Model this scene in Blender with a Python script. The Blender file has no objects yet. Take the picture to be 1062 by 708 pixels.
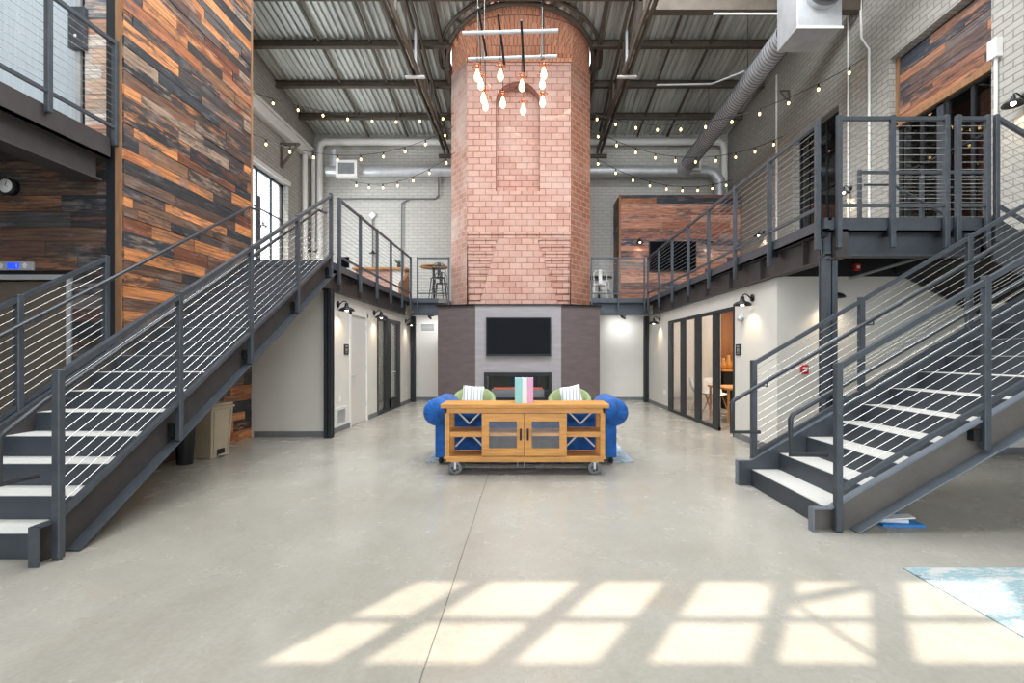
import bpy, math, random
from mathutils import Vector, Matrix
random.seed(7)
scene = bpy.context.scene
COL = scene.collection
PI = math.pi
F, CX, CY, EYE = 510.0, 547.0, 366.5, 1.45      # focal length in px, vanishing point, eye height (m)
def PX(px, Y): return (px - CX) / F * Y
def PZ(py, Y): return EYE + (CY - py) / F * Y

# ---------------------------------------------------------------- materials
def new_mat(name):
    m = bpy.data.materials.new(name); m.use_nodes = True
    nt = m.node_tree; nt.nodes.clear()
    o = nt.nodes.new('ShaderNodeOutputMaterial'); b = nt.nodes.new('ShaderNodeBsdfPrincipled')
    nt.links.new(b.outputs[0], o.inputs[0])
    return m, nt, b, o
def srgb(r, g, b):
    f = lambda c: (c/255/12.92) if c/255 <= .04045 else ((c/255+.055)/1.055)**2.4
    return (f(r), f(g), f(b), 1)
def ramp(nt, stops, interp='LINEAR'):
    r = nt.nodes.new('ShaderNodeValToRGB'); r.color_ramp.interpolation = interp
    e = r.color_ramp.elements
    while len(e) < len(stops): e.new(.5)
    for k, (p, c) in enumerate(stops):
        e[k].position = p; e[k].color = c
    return r
def coord(nt, scale=(1, 1, 1), kind='Object'):
    t = nt.nodes.new('ShaderNodeTexCoord'); mp = nt.nodes.new('ShaderNodeMapping')
    mp.inputs['Scale'].default_value = scale
    nt.links.new(t.outputs[kind], mp.inputs['Vector']); return mp.outputs[0]
def noise(nt, vec, scale, detail=4, rough=.6):
    n = nt.nodes.new('ShaderNodeTexNoise'); n.inputs['Scale'].default_value = scale
    n.inputs['Detail'].default_value = detail; n.inputs['Roughness'].default_value = rough
    nt.links.new(vec, n.inputs['Vector']); return n
def bump(nt, b, h, strength=.3, dist=.01):
    n = nt.nodes.new('ShaderNodeBump'); n.inputs['Strength'].default_value = strength
    n.inputs['Distance'].default_value = dist
    nt.links.new(h, n.inputs['Height']); nt.links.new(n.outputs[0], b.inputs['Normal'])
def mixc(nt, a, c, fac, mode='MIX'):
    m = nt.nodes.new('ShaderNodeMix'); m.data_type = 'RGBA'; m.blend_type = mode
    for s, v in ((m.inputs[6], a), (m.inputs[7], c), (m.inputs[0], fac)):
        if hasattr(v, 'links') or isinstance(v, bpy.types.NodeSocket): nt.links.new(v, s)
        else: s.default_value = v
    return m.outputs[2]
def plain(name, col, rough=.6, metal=0, var=.12, vscale=6, bmp=0, coat=0, spec=None, stretch=(1, 1, 1)):
    m, nt, b, o = new_mat(name)
    n = noise(nt, coord(nt, stretch), vscale)
    d = tuple(max(0, c*(1-var)) for c in col[:3]) + (1,); l = tuple(min(1, c*(1+var)) for c in col[:3]) + (1,)
    r = ramp(nt, [(.3, d), (.7, l)]); nt.links.new(n.outputs[0], r.inputs[0])
    nt.links.new(r.outputs[0], b.inputs['Base Color'])
    b.inputs['Roughness'].default_value = rough; b.inputs['Metallic'].default_value = metal
    if coat: b.inputs['Coat Weight'].default_value = coat
    if spec is not None: b.inputs['Specular IOR Level'].default_value = spec
    if bmp: bump(nt, b, n.outputs[0], bmp)
    return m
def brick(name, c1, c2, mortar, bw, bh, rough=.75, msize=.012, bmp=.6, blotch=None, bl_amt=.4, noise_amt=.35):
    m, nt, b, o = new_mat(name)
    uv = nt.nodes.new('ShaderNodeTexCoord').outputs['UV']
    bt = nt.nodes.new('ShaderNodeTexBrick')
    nt.links.new(uv, bt.inputs['Vector'])
    bt.inputs['Color1'].default_value = c1; bt.inputs['Color2'].default_value = c2
    bt.inputs['Mortar'].default_value = mortar; bt.inputs['Scale'].default_value = 1
    bt.inputs['Mortar Size'].default_value = msize; bt.inputs['Mortar Smooth'].default_value = .3
    bt.inputs['Bias'].default_value = 0
    bt.inputs['Brick Width'].default_value = bw; bt.inputs['Row Height'].default_value = bh
    col = bt.outputs[0]
    n = noise(nt, uv, 9, 5)
    r = ramp(nt, [(.3, (.72, .72, .72, 1)), (.7, (1.15, 1.15, 1.15, 1))]); nt.links.new(n.outputs[0], r.inputs[0])
    col = mixc(nt, col, r.outputs[0], noise_amt, 'MULTIPLY')
    if blotch:
        n2 = noise(nt, uv, .9, 4); r2 = ramp(nt, [(.45, (0, 0, 0, 1)), (.7, (bl_amt,)*3+(1,))]); nt.links.new(n2.outputs[0], r2.inputs[0])
        col = mixc(nt, col, blotch, r2.outputs[0])
    nt.links.new(col, b.inputs['Base Color']); b.inputs['Roughness'].default_value = rough
    inv = nt.nodes.new('ShaderNodeMath'); inv.operation = 'SUBTRACT'; inv.inputs[0].default_value = 1
    nt.links.new(bt.outputs[1], inv.inputs[1])
    ad = nt.nodes.new('ShaderNodeMath'); ad.operation = 'MULTIPLY_ADD'; ad.inputs[1].default_value = .25
    nt.links.new(n.outputs[0], ad.inputs[0]); nt.links.new(inv.outputs[0], ad.inputs[2])
    bump(nt, b, ad.outputs[0], bmp, .012)
    return m
def planks_mat(name, stops, bright=1.0):
    m, nt, b, o = new_mat(name)
    at = nt.nodes.new('ShaderNodeAttribute'); at.attribute_name = 'rnd'
    uv = coord(nt, (1.2, 26, 1), 'UV')
    # shift the grain by the board's own number so no two boards share it
    cb = nt.nodes.new('ShaderNodeVectorMath'); cb.operation = 'MULTIPLY_ADD'
    nt.links.new(at.outputs['Color'], cb.inputs[0]); cb.inputs[1].default_value = (91, 37, 53); nt.links.new(uv, cb.inputs[2])
    g = noise(nt, cb.outputs[0], 1.6, 8, .7)
    r = ramp(nt, [(k/len(stops), c) for k, c in enumerate(stops)], 'CONSTANT')
    nt.links.new(at.outputs['Fac'], r.inputs[0])
    gr = ramp(nt, [(.32, (.25, .23, .22, 1)), (.5, (1.1, 1.1, 1.1, 1)), (.68, (2.0, 1.85, 1.7, 1))]); nt.links.new(g.outputs[0], gr.inputs[0])
    fr_ = nt.nodes.new('ShaderNodeMath'); fr_.operation = 'MULTIPLY_ADD'; fr_.inputs[1].default_value = 7.31; fr_.inputs[2].default_value = .2; nt.links.new(at.outputs['Fac'], fr_.inputs[0])
    f2 = nt.nodes.new('ShaderNodeMath'); f2.operation = 'FRACT'; nt.links.new(fr_.outputs[0], f2.inputs[0])
    r2 = ramp(nt, [(k/len(stops), c) for k, c in enumerate(stops)], 'CONSTANT'); nt.links.new(f2.outputs[0], r2.inputs[0])
    cb2_ = nt.nodes.new('ShaderNodeVectorMath'); cb2_.operation = 'MULTIPLY_ADD'; nt.links.new(at.outputs['Color'], cb2_.inputs[0]); cb2_.inputs[1].default_value = (51, 17, 33)
    nt.links.new(coord(nt, (2.2, 11, 1), 'UV'), cb2_.inputs[2])
    mk = noise(nt, cb2_.outputs[0], 1.1, 6, .72); mr = ramp(nt, [(.48, (0, 0, 0, 1)), (.6, (.8, .8, .8, 1))]); nt.links.new(mk.outputs[0], mr.inputs[0])
    base_ = mixc(nt, r.outputs[0], r2.outputs[0], mr.outputs[0])
    c = mixc(nt, base_, gr.outputs[0], .9, 'MULTIPLY')
    uv2 = coord(nt, (1.5, 6, 1), 'UV')
    w = noise(nt, uv2, 1.3, 5, .65); wr = ramp(nt, [(.56, (0, 0, 0, 1)), (.78, (.55, .55, .55, 1))]); nt.links.new(w.outputs[0], wr.inputs[0])
    c = mixc(nt, c, srgb(170, 160, 155), wr.outputs[0])
    nt.links.new(c, b.inputs['Base Color']); b.inputs['Roughness'].default_value = .62
    bump(nt, b, g.outputs[0], .35, .004)
    return m
def emit(name, col, strength):
    m, nt, b, o = new_mat(name)
    b.inputs['Base Color'].default_value = col; b.inputs['Emission Color'].default_value = col
    b.inputs['Emission Strength'].default_value = strength; return m
def glass(name, tint=(1, 1, 1, 1), refl=.05):
    m, nt, b, o = new_mat(name); nt.nodes.remove(b)
    t = nt.nodes.new('ShaderNodeBsdfTransparent'); t.inputs[0].default_value = tint
    g = nt.nodes.new('ShaderNodeBsdfGlossy'); g.inputs['Roughness'].default_value = .03
    x = nt.nodes.new('ShaderNodeMixShader'); fr = nt.nodes.new('ShaderNodeLayerWeight'); fr.inputs[0].default_value = .5
    ma = nt.nodes.new('ShaderNodeMath'); ma.operation = 'MULTIPLY_ADD'; ma.inputs[2].default_value = refl; ma.use_clamp = True; ma.inputs[1].default_value = .7
    pw_ = nt.nodes.new('ShaderNodeMath'); pw_.operation = 'POWER'; pw_.inputs[1].default_value = 4; nt.links.new(fr.outputs['Facing'], pw_.inputs[0])
    nt.links.new(pw_.outputs[0], ma.inputs[0]); nt.links.new(ma.outputs[0], x.inputs[0])
    nt.links.new(t.outputs[0], x.inputs[1]); nt.links.new(g.outputs[0], x.inputs[2]); nt.links.new(x.outputs[0], o.inputs[0])
    return m
M = {}
M['white'] = plain('white_paint', srgb(222, 218, 210), .7, var=.02, vscale=3)
M['door'] = plain('door_paint', srgb(215, 211, 205), .5, var=.02)
M['trimwhite'] = plain('white_metal', srgb(228, 226, 222), .5, var=.03)
M['steel'] = plain('painted_steel', srgb(80, 86, 93), .38, .35, var=.14, vscale=9)
M['beam'] = plain('dark_beam_paint', srgb(66, 62, 62), .5, .15, var=.15, vscale=5)
M['steelpale'] = plain('pale_flange_steel', srgb(122, 130, 140), .38, .3, var=.1)
M['railpipe'] = plain('dark_rail_pipe', srgb(62, 66, 71), .35, .3, var=.1)
M['beamlit'] = plain('lit_beam_paint', srgb(104, 99, 94), .5, .15, var=.12, vscale=5)  # beam paint lightened: light falling on the right stair is in the colour
M['channel'] = plain('channel_paint', srgb(78, 83, 90), .4, .3, var=.12)
M['roofsteel'] = plain('bronze_roof_steel', srgb(96, 86, 76), .6, .1, var=.2, vscale=4)
M['cable'] = plain('stainless_cable', srgb(215, 215, 212), .25, .8, var=.04)
M['black'] = plain('black_metal', srgb(34, 35, 37), .4, .3, var=.15)
M['frame'] = plain('charcoal_frame', srgb(42, 46, 50), .45, .2, var=.1)
M['galv'] = plain('galvanised_sheet', srgb(200, 202, 205), .42, .45, var=.12, vscale=3)
M['seam'] = plain('dull_duct_seam', srgb(120, 124, 130), .5, .4)
M['deckroof'] = plain('metal_roof_deck', srgb(204, 207, 202), .45, .2, var=.34, vscale=1.6, stretch=(4, .12, 1))
M['tread'] = plain('tread_terrazzo', srgb(205, 203, 197), .6, var=.06, vscale=60)
M['riser'] = plain('riser_steel', srgb(66, 72, 80), .45, .25, var=.1)
M['greyboard'] = plain('grey_base_board', srgb(118, 120, 122), .6)
M['brick'] = brick('red_tower_brick', srgb(212, 168, 152), srgb(196, 147, 131), srgb(136, 100, 88), .34, .175,
                   msize=.011, blotch=srgb(212, 184, 172), bl_amt=.5)
M['brickdark'] = brick('orange_tower_brick', srgb(190, 126, 98), srgb(168, 104, 80), srgb(196, 172, 158), .3, .16,
                       msize=.012, blotch=srgb(214, 176, 156), bl_amt=.5)
M['brickpale'] = brick('chalky_tower_brick', srgb(196, 148, 128), srgb(178, 128, 110), srgb(200, 180, 170), .3, .16,
                       msize=.012, blotch=srgb(218, 200, 192), bl_amt=.85)
M['soldier'] = brick('soldier_course_brick', srgb(228, 164, 130), srgb(208, 142, 110), srgb(150, 96, 78), .11, .8,
                     msize=.012, blotch=srgb(205, 160, 140), bl_amt=.5)
M['greybrick'] = brick('painted_grey_brick', srgb(178, 175, 168), srgb(168, 165, 158), srgb(142, 139, 132), .33, .115,
                       msize=.012, bmp=.9, noise_amt=.2)
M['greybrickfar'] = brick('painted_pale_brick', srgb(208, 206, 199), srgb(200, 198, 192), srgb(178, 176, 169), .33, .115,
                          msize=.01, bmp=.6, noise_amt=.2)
WS = [srgb(44, 46, 50), srgb(104, 78, 62), srgb(58, 50, 48), srgb(176, 116, 72), srgb(50, 54, 60), srgb(128, 92, 68),
      srgb(84, 62, 54), srgb(196, 132, 84), srgb(40, 42, 46), srgb(150, 128, 110), srgb(110, 66, 48), srgb(66, 62, 62),
      srgb(160, 98, 62), srgb(88, 82, 80)]
M['planks'] = planks_mat('reclaimed_planks', WS)
M['planksdark'] = planks_mat('smoked_planks', [srgb(44, 45, 48), srgb(92, 72, 60), srgb(56, 50, 50), srgb(70, 68, 70), srgb(120, 84, 62),
                                             srgb(40, 44, 50), srgb(86, 62, 56), srgb(104, 96, 96)])
M['planksblue'] = planks_mat('blue_red_planks', [srgb(62, 70, 84), srgb(186, 130, 108), srgb(160, 104, 84), srgb(54, 60, 70), srgb(198, 150, 130),
                                                srgb(120, 84, 72), srgb(70, 78, 92), srgb(176, 116, 84), srgb(150, 128, 120)])
M['planksmauve'] = planks_mat('mauve_brown_planks', [srgb(62, 68, 80), srgb(140, 96, 76), srgb(96, 78, 74), srgb(52, 58, 68), srgb(168, 116, 84),
                                                  srgb(110, 96, 92), srgb(66, 60, 60), srgb(150, 110, 90)])
M['plankslit'] = planks_mat('sunlit_planks', [srgb(206, 196, 186), srgb(186, 142, 122), srgb(214, 206, 198), srgb(196, 168, 150),  # sunlight on the upper shaft front is put into these pale board colours
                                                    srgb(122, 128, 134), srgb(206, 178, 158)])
M['panel'] = plain('mauve_grey_tile', srgb(104, 92, 92), .6, var=.14, vscale=2.2, stretch=(1, 1, 5))
M['panellight'] = plain('silver_grey_tile', srgb(158, 153, 156), .5, var=.08, vscale=2.2, stretch=(1, 1, 5))
M['oak'] = plain('honey_oak', srgb(200, 142, 74), .5, var=.22, vscale=3, stretch=(1, 8, 8), bmp=.1)
M['velvet'] = plain('blue_velvet', srgb(6, 86, 162), .75, var=.5, vscale=7)
M['velvet'].node_tree.nodes['Principled BSDF'].inputs['Sheen Weight'].default_value = .15
M['green'] = plain('green_fabric', srgb(148, 160, 116), .85, var=.15, vscale=30)
M['bluetex'] = plain('blue_plastic', srgb(52, 132, 200), .5)
M['paper'] = plain('white_paper', srgb(236, 236, 236), .6, var=.02)
M['bin'] = plain('beige_plastic', srgb(186, 172, 148), .5, var=.04)
M['screen'] = plain('screen_glass', (.004, .005, .008, 1), .06, 0, var=.1, spec=.06)
M['deckfloor'] = plain('grey_deck', srgb(140, 138, 134), .6)
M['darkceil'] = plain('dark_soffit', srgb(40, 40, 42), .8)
M['copper'] = plain('copper', srgb(196, 118, 84), .3, .8)
M['rubber'] = plain('grey_rubber', srgb(120, 122, 124), .6)
M['leather'] = plain('tan_leather', srgb(150, 96, 66), .5, var=.1)
M['warmwood'] = plain('warm_room_wood', srgb(160, 108, 66), .5, var=.2, vscale=2, stretch=(6, 6, .6))
M['red'] = plain('red_plastic', srgb(196, 40, 42), .4, var=.03)
M['signblack'] = plain('black_sign', srgb(48, 40, 40), .4)
M['blue'] = emit('display_blue', srgb(30, 70, 220), 1.2)
M['teal'] = plain('teal_cloth', srgb(150, 208, 206), .6, var=.03)
M['pink'] = plain('pink_cloth', srgb(228, 168, 200), .6, var=.03)
M['bulb'] = emit('warm_bulb', (1, .66, .24, 1), 7)
M['filament'] = emit('amber_bulb', (1, .60, .26, 1), 5)
M['lamp'] = emit('lamp_bulb', (1, .86, .66, 1), 10)
M['glass'] = glass('clear_glass')
M['darkglass'] = glass('tinted_glass', (.6, .63, .65, 1), .08)
M['leaf'] = plain('leaf_green', srgb(70, 110, 60), .6)
M['brushed'] = plain('brushed_steel', srgb(206, 216, 224), .4, .15, var=.08, vscale=2, stretch=(20, 20, 1))
M['elev'] = plain('elevator_door_paint', srgb(120, 110, 98), .45, .3, var=.05)
M['ember'] = emit('ember_bed', srgb(190, 80, 50), .6)

def floor_mat():
    m, nt, b, o = new_mat('polished_concrete')
    v = coord(nt)
    n1 = noise(nt, v, .5, 4, .5); n2 = noise(nt, v, 3.2, 5, .6); n3 = noise(nt, v, 120, 2, .6)
    r1 = ramp(nt, [(.3, srgb(156, 151, 141)), (.52, srgb(166, 162, 153)), (.72, srgb(174, 171, 163))]); nt.links.new(n1.outputs[0], r1.inputs[0])
    r2 = ramp(nt, [(.3, (.94, .935, .925, 1)), (.7, (1.04, 1.04, 1.035, 1))]); nt.links.new(n2.outputs[0], r2.inputs[0])
    c = mixc(nt, r1.outputs[0], r2.outputs[0], .8, 'MULTIPLY')
    r3 = ramp(nt, [(.3, (.9, .89, .87, 1)), (.5, (1, 1, 1, 1))]); nt.links.new(n3.outputs[0], r3.inputs[0])
    n5 = noise(nt, v, 38, 3, .55); r5 = ramp(nt, [(.3, (.9, .895, .885, 1)), (.7, (1.04, 1.04, 1.04, 1))]); nt.links.new(n5.outputs[0], r5.inputs[0])
    c = mixc(nt, c, r5.outputs[0], .8, 'MULTIPLY')
    n6 = noise(nt, coord(nt, (1, .35, 1)), 1.6, 5, .6); r6 = ramp(nt, [(.3, (.86, .855, .84, 1)), (.5, (1, 1, 1, 1)), (.7, (1.01, 1.01, 1.01, 1))]); nt.links.new(n6.outputs[0], r6.inputs[0])
    c = mixc(nt, c, r6.outputs[0], .9, 'MULTIPLY')
    # saw-cut control joints: one along the hall, three across it
    sx = nt.nodes.new('ShaderNodeSeparateXYZ'); nt.links.new(v, sx.inputs[0])
    wob = nt.nodes.new('ShaderNodeMath'); wob.operation = 'MULTIPLY_ADD'; wob.inputs[1].default_value = .03
    nt.links.new(noise(nt, v, 1.1, 3).outputs[0], wob.inputs[0]); nt.links.new(sx.outputs[0], wob.inputs[2])
    def joint(sock, at, w):
        a = nt.nodes.new('ShaderNodeMath'); a.operation = 'SUBTRACT'; nt.links.new(sock, a.inputs[0]); a.inputs[1].default_value = at
        ab = nt.nodes.new('ShaderNodeMath'); ab.operation = 'ABSOLUTE'; nt.links.new(a.outputs[0], ab.inputs[0])
        lt = nt.nodes.new('ShaderNodeMath'); lt.operation = 'LESS_THAN'; nt.links.new(ab.outputs[0], lt.inputs[0]); lt.inputs[1].default_value = w
        return lt.outputs[0]
    js = [joint(wob.outputs[0], -.222, .0035), joint(sx.outputs[1], 4.38, .003), joint(sx.outputs[0], 4.6, .003)]
    mx = js[0]
    for j in js[1:]:
        mm = nt.nodes.new('ShaderNodeMath'); mm.operation = 'MAXIMUM'; nt.links.new(mx, mm.inputs[0]); nt.links.new(j, mm.inputs[1]); mx = mm.outputs[0]
    c = mixc(nt, c, srgb(104, 100, 92), mx)
    # a few rusty brown water stains
    n4 = noise(nt, v, 1.1, 3, .55); r4 = ramp(nt, [(.6, (0, 0, 0, 1)), (.85, (.25, .25, .25, 1))]); nt.links.new(n4.outputs[0], r4.inputs[0])
    c = mixc(nt, c, srgb(176, 148, 112), r4.outputs[0])
    nt.links.new(c, b.inputs['Base Color'])
    rr = ramp(nt, [(.3, (.19, .19, .19, 1)), (.7, (.3, .3, .3, 1))]); nt.links.new(n2.outputs[0], rr.inputs[0])
    nt.links.new(rr.outputs[0], b.inputs['Roughness']); b.inputs['Specular IOR Level'].default_value = .4
    return m
M['trimwood'] = plain('brown_trim_wood', srgb(150, 112, 80), .6, var=.25, vscale=3, stretch=(6, 6, 1))
M['floor'] = floor_mat()
def rug_mat(name, base, c2, c3, sc, t):
    m, nt, b, o = new_mat(name); v = coord(nt, (1, 2.2, 1))
    n = noise(nt, v, sc, 8, .75); r = ramp(nt, [(t-.1, base), (t, c2), (t+.05, base), (t+.12, c3), (t+.2, base)]); nt.links.new(n.outputs[0], r.inputs[0])
    nt.links.new(r.outputs[0], b.inputs['Base Color']); b.inputs['Roughness'].default_value = .95
    bump(nt, b, noise(nt, coord(nt), 180).outputs[0], .3, .004); return m
M['rug'] = rug_mat('distressed_teal_rug', srgb(186, 188, 186), srgb(120, 158, 168), srgb(60, 112, 134), 3.6, .53)
M['rug2'] = rug_mat('navy_pattern_rug', srgb(216, 222, 226), srgb(60, 90, 130), srgb(90, 150, 170), 9, .48)
def stripe_mat():
    m, nt, b, o = new_mat('striped_pillow'); v = coord(nt)
    w = nt.nodes.new('ShaderNodeTexWave'); w.inputs['Scale'].default_value = 5; w.inputs['Distortion'].default_value = .3
    nt.links.new(v, w.inputs['Vector'])
    r = ramp(nt, [(.72, srgb(236, 236, 232)), (.86, srgb(176, 178, 180))]); nt.links.new(w.outputs[0], r.inputs[0])
    nt.links.new(r.outputs[0], b.inputs['Base Color']); b.inputs['Roughness'].default_value = .9; return m
M['pillow'] = stripe_mat()

# ---------------------------------------------------------------- mesh builder
class MB:
    def __init__(s): s.v = []; s.f = []; s.sm = []; s.at = []
    def add(s, vs, fs, smooth=False, at=0.0):
        o = len(s.v); s.v += [Vector(p) for p in vs]
        for f in fs: s.f.append([i+o for i in f]); s.sm.append(smooth); s.at.append(at)
        return s
    def box(s, x0, x1, y0, y1, z0, z1, at=0.0):
        x0, x1 = sorted((x0, x1)); y0, y1 = sorted((y0, y1)); z0, z1 = sorted((z0, z1))
        return s.add([(x0, y0, z0), (x1, y0, z0), (x1, y1, z0), (x0, y1, z0), (x0, y0, z1), (x1, y0, z1), (x1, y1, z1), (x0, y1, z1)],
                     [(0, 3, 2, 1), (4, 5, 6, 7), (0, 1, 5, 4), (1, 2, 6, 5), (2, 3, 7, 6), (3, 0, 4, 7)], at=at)
    def obox(s, p, q, w, h, up=(0, 0, 1), end=0):
        """bar of section w (sideways) x h (up) from p to q"""
        p, q = Vector(p), Vector(q); d = (q-p).normalized(); u = Vector(up)
        if abs(d.dot(u)) > .99: u = Vector((0, 1, 0))
        r = d.cross(u).normalized(); u = r.cross(d).normalized(); p = p-d*end; q = q+d*end
        vs = [c + r*a*w/2 + u*b*h/2 for c in (p, q) for a, b in ((-1, -1), (1, -1), (1, 1), (-1, 1))]
        return s.add(vs, [(0, 1, 2, 3), (7, 6, 5, 4), (0, 4, 5, 1), (1, 5, 6, 2), (2, 6, 7, 3), (3, 7, 4, 0)])
    def prism(s, poly, axis, a0, a1):
        """extrude a polygon; axis 'x': poly is (y,z); 'y': (x,z); 'z': (x,y)"""
        n = len(poly)
        def P(u, v, a): return {'x': (a, u, v), 'y': (u, a, v), 'z': (u, v, a)}[axis]
        vs = [P(u, v, a0) for u, v in poly] + [P(u, v, a1) for u, v in poly]
        return s.add(vs, [tuple(range(n)), tuple(range(2*n-1, n-1, -1))] + [(i, (i+1) % n, n+(i+1) % n, n+i) for i in range(n)])
    def tube(s, pts, r, n=8, caps=True):
        pts = [Vector(p) for p in pts]; R = r if isinstance(r, (list, tuple)) else [r]*len(pts)
        rings = []; prev = None
        for i, p in enumerate(pts):
            d = (pts[min(i+1, len(pts)-1)] - pts[max(i-1, 0)]).normalized()
            if prev is None:
                a = Vector((0, 0, 1)) if abs(d.z) < .9 else Vector((1, 0, 0)); u = d.cross(a).normalized()
            else: u = (prev - d*prev.dot(d)).normalized()
            prev = u; w = d.cross(u)
            rings.append([p + (u*math.cos(2*PI*k/n) + w*math.sin(2*PI*k/n))*R[i] for k in range(n)])
        vs = [v for g in rings for v in g]; fs = []
        for i in range(len(pts)-1):
            for k in range(n): fs.append((i*n+k, i*n+(k+1) % n, (i+1)*n+(k+1) % n, (i+1)*n+k))
        s.add(vs, fs, n > 4)
        if caps: s.add(rings[0], [tuple(range(n))]); s.add(rings[-1], [tuple(range(n-1, -1, -1))])
        return s
    def lathe(s, prof, c=(0, 0, 0), n=20, axis='z', caps=False):
        c = Vector(c); vs = []
        for r, h in prof:
            for k in range(n):
                a = 2*PI*k/n; p = (r*math.cos(a), r*math.sin(a), h)
                if axis == 'y': p = (p[0], p[2], p[1])
                if axis == 'x': p = (p[2], p[0], p[1])
                vs.append(c + Vector(p))
        fs = [(i*n+k, i*n+(k+1) % n, (i+1)*n+(k+1) % n, (i+1)*n+k) for i in range(len(prof)-1) for k in range(n)]
        if caps: fs += [tuple(range(n)), tuple(range((len(prof)-1)*n, len(prof)*n))]
        return s.add(vs, fs, True)
    def ball(s, c, rx, ry=None, rz=None, n=14, m=8):
        ry = ry or rx; rz = rz or rx; vs = []
        for j in range(m+1):
            t = PI*j/m
            for k in range(n):
                a = 2*PI*k/n; vs.append((c[0]+rx*math.sin(t)*math.cos(a), c[1]+ry*math.sin(t)*math.sin(a), c[2]+rz*math.cos(t)))
        return s.add(vs, [(j*n+k, j*n+(k+1) % n, (j+1)*n+(k+1) % n, (j+1)*n+k) for j in range(m) for k in range(n)], True)
    def pillow(s, c, w, h, t, rot=None, n=10):
        """puffed square cushion standing in xz, thickness along y"""
        rot = rot or Matrix.Identity(3); vs = []; c = Vector(c)
        for side in (-1, 1):
            for i in range(n+1):
                for j in range(n+1):
                    u, v = 2*i/n-1, 2*j/n-1
                    d = (max(0, (1-u**4)*(1-v**4)))**.5
                    k = 1 - .07*(1-abs(u))*abs(v)**3; kk = 1 - .07*(1-abs(v))*abs(u)**3
                    vs.append(c + rot @ Vector((u*w/2*kk, side*t/2*d, v*h/2*k)))
        N = (n+1)**2; fs = []
        for sd in (0, 1):
            for i in range(n):
                for j in range(n):
                    a = sd*N+i*(n+1)+j; fs.append((a, a+1, a+n+2, a+n+1))
        return s.add(vs, fs, True)
    def build(s, name, mat, parent=None, bevel=0, seg=2, sub=0, mats=None):
        me = bpy.data.meshes.new(name)
        if parent is None:
            mn = [min(v[i] for v in s.v) for i in range(3)]; mx = [max(v[i] for v in s.v) for i in range(3)]
            off = Vector(((mn[0]+mx[0])/2, (mn[1]+mx[1])/2, mn[2]))
        else:
            off = Vector((0, 0, 0)); p = parent
            while p: off += p.location; p = p.parent
        me.from_pydata([tuple(v-off) for v in s.v], [], s.f)
        me.polygons.foreach_set('use_smooth', s.sm)
        a = me.attributes.new('rnd', 'FLOAT', 'FACE'); a.data.foreach_set('value', s.at)
        uvl = me.uv_layers.new(name='UV').data
        for p in me.polygons:
            n = p.normal
            if abs(n.z) > .8: tu, tv = Vector((1, 0, 0)), Vector((0, 1, 0))
            else:
                tu = Vector((-n.y, n.x, 0)).normalized(); tv = Vector((0, 0, 1))
                if tu.x < -.5 or (abs(tu.x) < .5 and tu.y < 0): tu = -tu
            for li in p.loop_indices:
                w = me.vertices[me.loops[li].vertex_index].co + off
                uvl[li].uv = (w.dot(tu), w.dot(tv))
        me.materials.append(mat)
        o = bpy.data.objects.new(name, me); COL.objects.link(o)
        if parent: o.parent = parent
        else: o.location = off
        if bevel:
            b = o.modifiers.new('bevel', 'BEVEL'); b.width = bevel; b.segments = seg; b.limit_method = 'ANGLE'
        if sub:
            b = o.modifiers.new('sub', 'SUBSURF'); b.levels = sub; b.render_levels = sub
        return o
def tag(o, label, cat, group=None, kind=None):
    o['label'] = label; o['category'] = cat
    if group: o['group'] = group
    if kind: o['kind'] = kind
    return o
def thing(name, label, cat, loc=(0, 0, 0), group=None):
    o = bpy.data.objects.new(name, None); o.empty_display_size = .2; COL.objects.link(o); o.location = loc
    return tag(o, label, cat, group)
def struct(name, mb, mat, label, cat, parent=None):
    o = mb.build(name, mat, parent)
    if parent is None: tag(o, label, cat, kind='structure')
    return o
def copy_tree(o, parent=None, loc=None, rotz=None, label=None):
    c = o.copy(); COL.objects.link(c); c.parent = parent
    if loc is not None: c.location = loc
    if rotz is not None: c.rotation_euler = (0, 0, rotz)
    if label: c['label'] = label
    for ch in list(o.children): copy_tree(ch, c)
    return c
def light(name, kind, loc, energy, col=(1, 1, 1), rot=(0, 0, 0), parent=None, **kw):
    l = bpy.data.lights.new(name, kind); l.energy = energy; l.color = col
    for k, v in kw.items(): setattr(l, k, v)
    o = bpy.data.objects.new(name, l); COL.objects.link(o); o.location = loc; o.rotation_euler = rot
    if parent: o.parent = parent
    return o

# ---------------------------------------------------------------- dimensions of the hall
XL, XR, YB = -7.97, 7.5, 18.4            # side walls, back wall
H = 3.03                                 # mezzanine floor
YF = -8.0                                # far end behind the viewer
def roof_z(y): return 9.62 + .17*(YB-y)

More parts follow.
